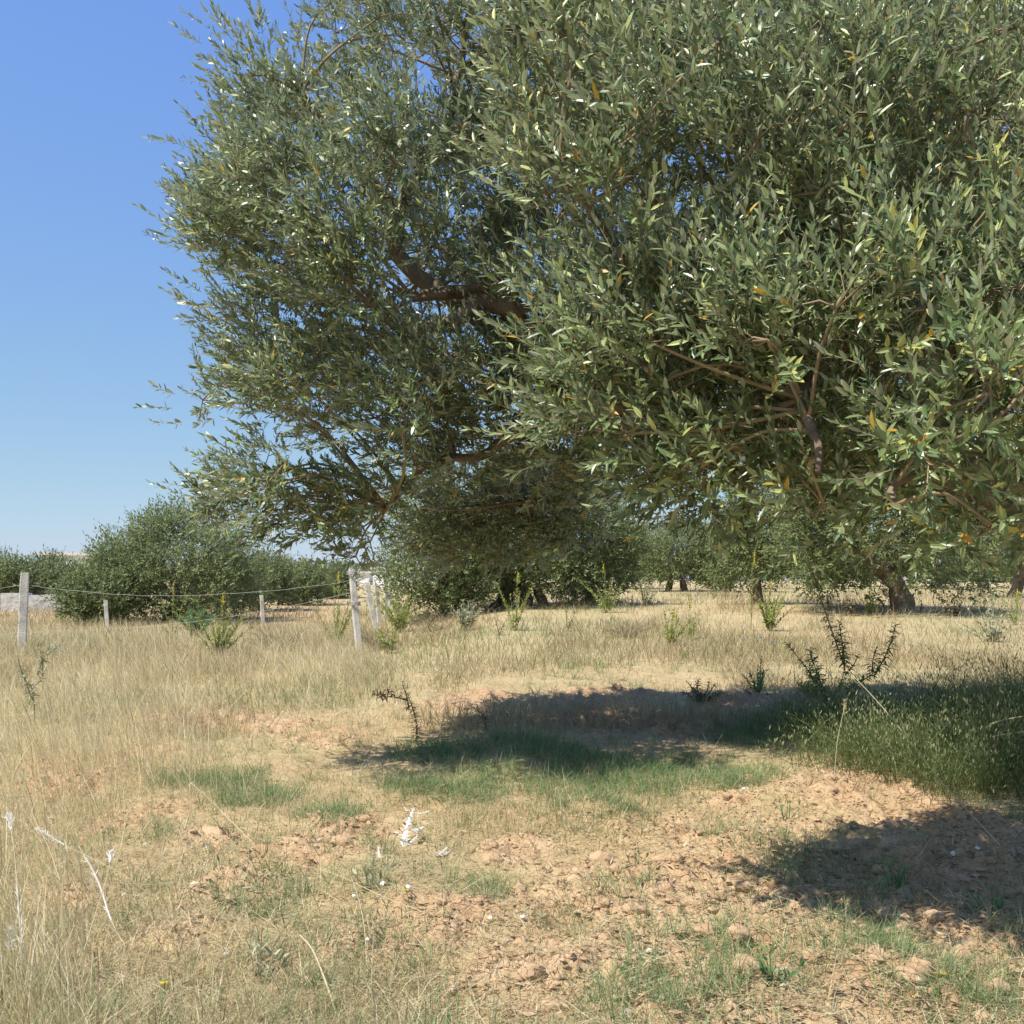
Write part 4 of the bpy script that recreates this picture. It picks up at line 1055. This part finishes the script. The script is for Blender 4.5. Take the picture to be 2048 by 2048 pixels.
def near_fence():
    a_b = at(42, 1330, D0); a_t = at(50, 1145, D0); b_b = at(722, 1325, D0 - .2); b_t = at(703, 1135, D0 - .2)
    z0 = [at(-560, 1330, D0 + .2), at(-552, 1150, D0 + .2)]
    t = thing('wire_fence', [a_b[0], a_b[1], float(gz(a_b[0], a_b[1]))], 'sagging wire fence between two pale concrete posts on the left', 'fence')
    for k, (b, tp, w) in enumerate(((z0[0], z0[1], .125), (a_b, a_t, .132), (b_b, b_t, .098))):
        post_mesh(b - [0, 0, .15], tp, w, k + 3).build('post', CONC, t)
    def wire(p, r=.0024):
        m = MB(); m.tube(p, r, 5); m.build('wire', WIRE, t)
    def pt(b, tp, f): return b + (tp - b) * f
    wire(sag(pt(a_b, a_t, .87), pt(b_b, b_t, .87), .20, 26)); wire(sag(pt(z0[0], z0[1], .86), pt(a_b, a_t, .87), .2, 20))
    wire(sag(pt(a_b, a_t, .36), pt(b_b, b_t, .74), .16, 26)); wire(sag(pt(z0[0], z0[1], .4), pt(a_b, a_t, .36), .2, 20))
    wire(sag(pt(a_b, a_t, .80), at(100, 1215, D0 + .4), .03, 8)); wire(sag(pt(a_b, a_t, .80), at(8, 1215, D0 + .4), -.03, 8))
    for f, sx in ((.94, .06), (.62, .05)):
        m = MB(); c = pt(b_b, b_t, f); k = np.linspace(0, 6.283 * 3, 30)
        m.tube(np.stack([c[0] + .085 * np.cos(k), c[1] + .085 * np.sin(k), c[2] + np.linspace(-.03, .03, 30)], -1), .006, 4); m.build('wire_tie', WIRE, t)
near_fence()
def receding_fence():
    P = [((758, 1280), (733, 1165), 21), ((762, 1265), (752, 1168), 24), ((772, 1252), (772, 1165), 26.5), ((781, 1240), (779, 1172), 33)]
    b0 = at(758, 1280, 21); t = thing('wire_fence', [b0[0], b0[1], float(gz_macro(b0[0], b0[1]))], 'row of leaning white concrete fence posts receding behind the corner post', 'fence')
    tops = [at(705, 1158, D0 - .2)]
    for k, (b, tp, d) in enumerate(P):
        B = at(*b, d); B[2] = min(B[2], float(gz_macro(B[0], B[1]))) - .1; T = at(*tp, d); post_mesh(B, T, .092, 30 + k).build('post', CONC, t); tops.append(B + (T - B) * .86)
    for a, b in zip(tops, tops[1:]):
        m = MB(); m.tube(sag(a, b, .05, 10), .0025, 5); m.build('wire', WIRE, t)
receding_fence()
def far_fence():
    P = [((218, 1285), (211, 1200), 22.5), ((527, 1262), (523, 1190), 24.5)]
    b0 = at(218, 1285, 22.5); t = thing('wire_fence', [b0[0], b0[1], float(gz_macro(b0[0], b0[1]))], 'two thin short concrete posts with a low wire in front of the broad rounded olive', 'fence')
    q = []
    for k, (b, tp, d) in enumerate(P):
        B = at(*b, d); B[2] = min(B[2], float(gz_macro(B[0], B[1]))) - .1; T = at(*tp, d); post_mesh(B, T, .085, 50 + k).build('post', CONC, t); q.append((B, T))
    m = MB(); m.tube(sag(q[0][0] + (q[0][1] - q[0][0]) * .4, q[1][0] + (q[1][1] - q[1][0]) * .4, .06, 16), .004, 5); m.build('wire', WIRE, t)
far_fence()
def lone_post():
    b = at(1808, 1190, 38); b[2] = float(gz_macro(b[0], b[1])) - .05; tp = at(1803, 1150, 38)
    o = post_mesh(b, tp, .22, 70).build('field_post', CONC, None, False, tuple(b)); tag(o, 'lone pale post in the field just right of the leaning trunk', 'post')
lone_post()

# ------------------------------------------------------------------ field wall, houses
def field_wall():
    m = MB(); rng = np.random.default_rng(9); x = -16.5
    y0 = 32.5
    while x < -13.0:
        w = rng.uniform(.35, .8); h = .42 + .12 * rng.random(); m.box((x, y0 + rng.normal(0, .03), float(gz_macro(x, y0)) - .2), (x + w - .01, y0 + .45, float(gz_macro(x, y0)) + h)); x += w
    o = m.build('field_wall', WALL, None, False, (-15., y0, .3)); tag(o, 'low pale stone field wall at the far left', 'wall')
field_wall()
def house(px, d, w, dep, h, label, seed, wins=2):
    x = (px - 1024) / FPX * d; g = float(gz_macro(x, d)); t = thing('white_house', (x, d, g), label, 'house')
    m = MB(); m.box((x - w / 2, d, g - .3), (x + w / 2, d + dep, g + h)); m.build('wall', PLASTER, t)
    m = MB(); m.box((x - w / 2 - .15, d - .15, g + h + .002), (x + w / 2 + .15, d + dep + .15, g + h + .18)); m.build('roof', ROOFM, t)
    for k in range(wins):
        wx = x - w / 2 + w * (k + .7) / (wins + .4); m = MB(); m.box((wx - .45, d - .03, g + h * .42), (wx + .45, d + .05, g + h * .8)); m.build('window', GLASS, t)
house(132, 68, 3.2, 5, 2.12, 'white flat roofed house showing above the olives at the far left', 1, 0)
house(797, 78, 3.6, 5, 1.25, 'long low white farm building seen between the fence posts and the olive', 2, 0)
house(690, 92, 4.2, 4, .95, 'far pale building behind the top of the corner post', 3, 0)

# ------------------------------------------------------------------ camera and light
cam = bpy.data.cameras.new('camera'); co = bpy.data.objects.new('camera', cam); C.objects.link(co)
cam.sensor_width = 36; cam.lens = FPX / 2048 * 36; cam.clip_end = 20000; cam.clip_start = .05
co.location = (0, 0, CAM_H); co.rotation_euler = (math.pi / 2 + PITCH, 0, 0); SC.camera = co

ELEV = math.radians(58); to_sun = Vector((-.80, -.60, 0)).normalized()
sd = Vector((to_sun.x * math.cos(ELEV), to_sun.y * math.cos(ELEV), math.sin(ELEV)))
sun = bpy.data.lights.new('sun', 'SUN'); sun.energy = 5.0; sun.angle = math.radians(.53); sun.color = (1, .95, .86)
so = bpy.data.objects.new('sun', sun); C.objects.link(so); so.rotation_euler = sd.to_track_quat('Z', 'Y').to_euler(); so.location = (-8, -8, 20)
w = bpy.data.worlds.new('World'); SC.world = w; w.use_nodes = True; nt = w.node_tree
sky = nt.nodes.new('ShaderNodeTexSky'); sky.sky_type = 'NISHITA'; sky.sun_disc = False
sky.sun_elevation = ELEV; sky.sun_rotation = math.atan2(to_sun.x, to_sun.y)
sky.air_density = 1.0; sky.dust_density = .25; sky.ozone_density = 4.0; sky.altitude = 0
bg = nt.nodes['Background']; bg.inputs['Strength'].default_value = .15
bg.inputs['Strength'].default_value = .1
sp = nt.nodes.new('ShaderNodeSeparateColor'); cb = nt.nodes.new('ShaderNodeCombineColor'); nt.links.new(sky.outputs[0], sp.inputs[0])
for k, (a_, p_) in enumerate(((1.297, .667), (1.865, .543), (5.77, .02))):   # clear dry air: the blue hardly fades towards the horizon
    pw = nt.nodes.new('ShaderNodeMath'); pw.operation = 'POWER'; pw.inputs[1].default_value = p_
    ml = nt.nodes.new('ShaderNodeMath'); ml.operation = 'MULTIPLY'; ml.inputs[1].default_value = a_
    nt.links.new(sp.outputs[k], pw.inputs[0]); nt.links.new(pw.outputs[0], ml.inputs[0]); nt.links.new(ml.outputs[0], cb.inputs[k])
nt.links.new(cb.outputs[0], bg.inputs[0])
SC.view_settings.view_transform = 'Standard'; SC.view_settings.look = 'None'; SC.view_settings.exposure = .45; SC.view_settings.gamma = 1
SC.render.engine = 'CYCLES'; SC.cycles.max_bounces = 6; SC.cycles.diffuse_bounces = 3; SC.cycles.transmission_bounces = 3
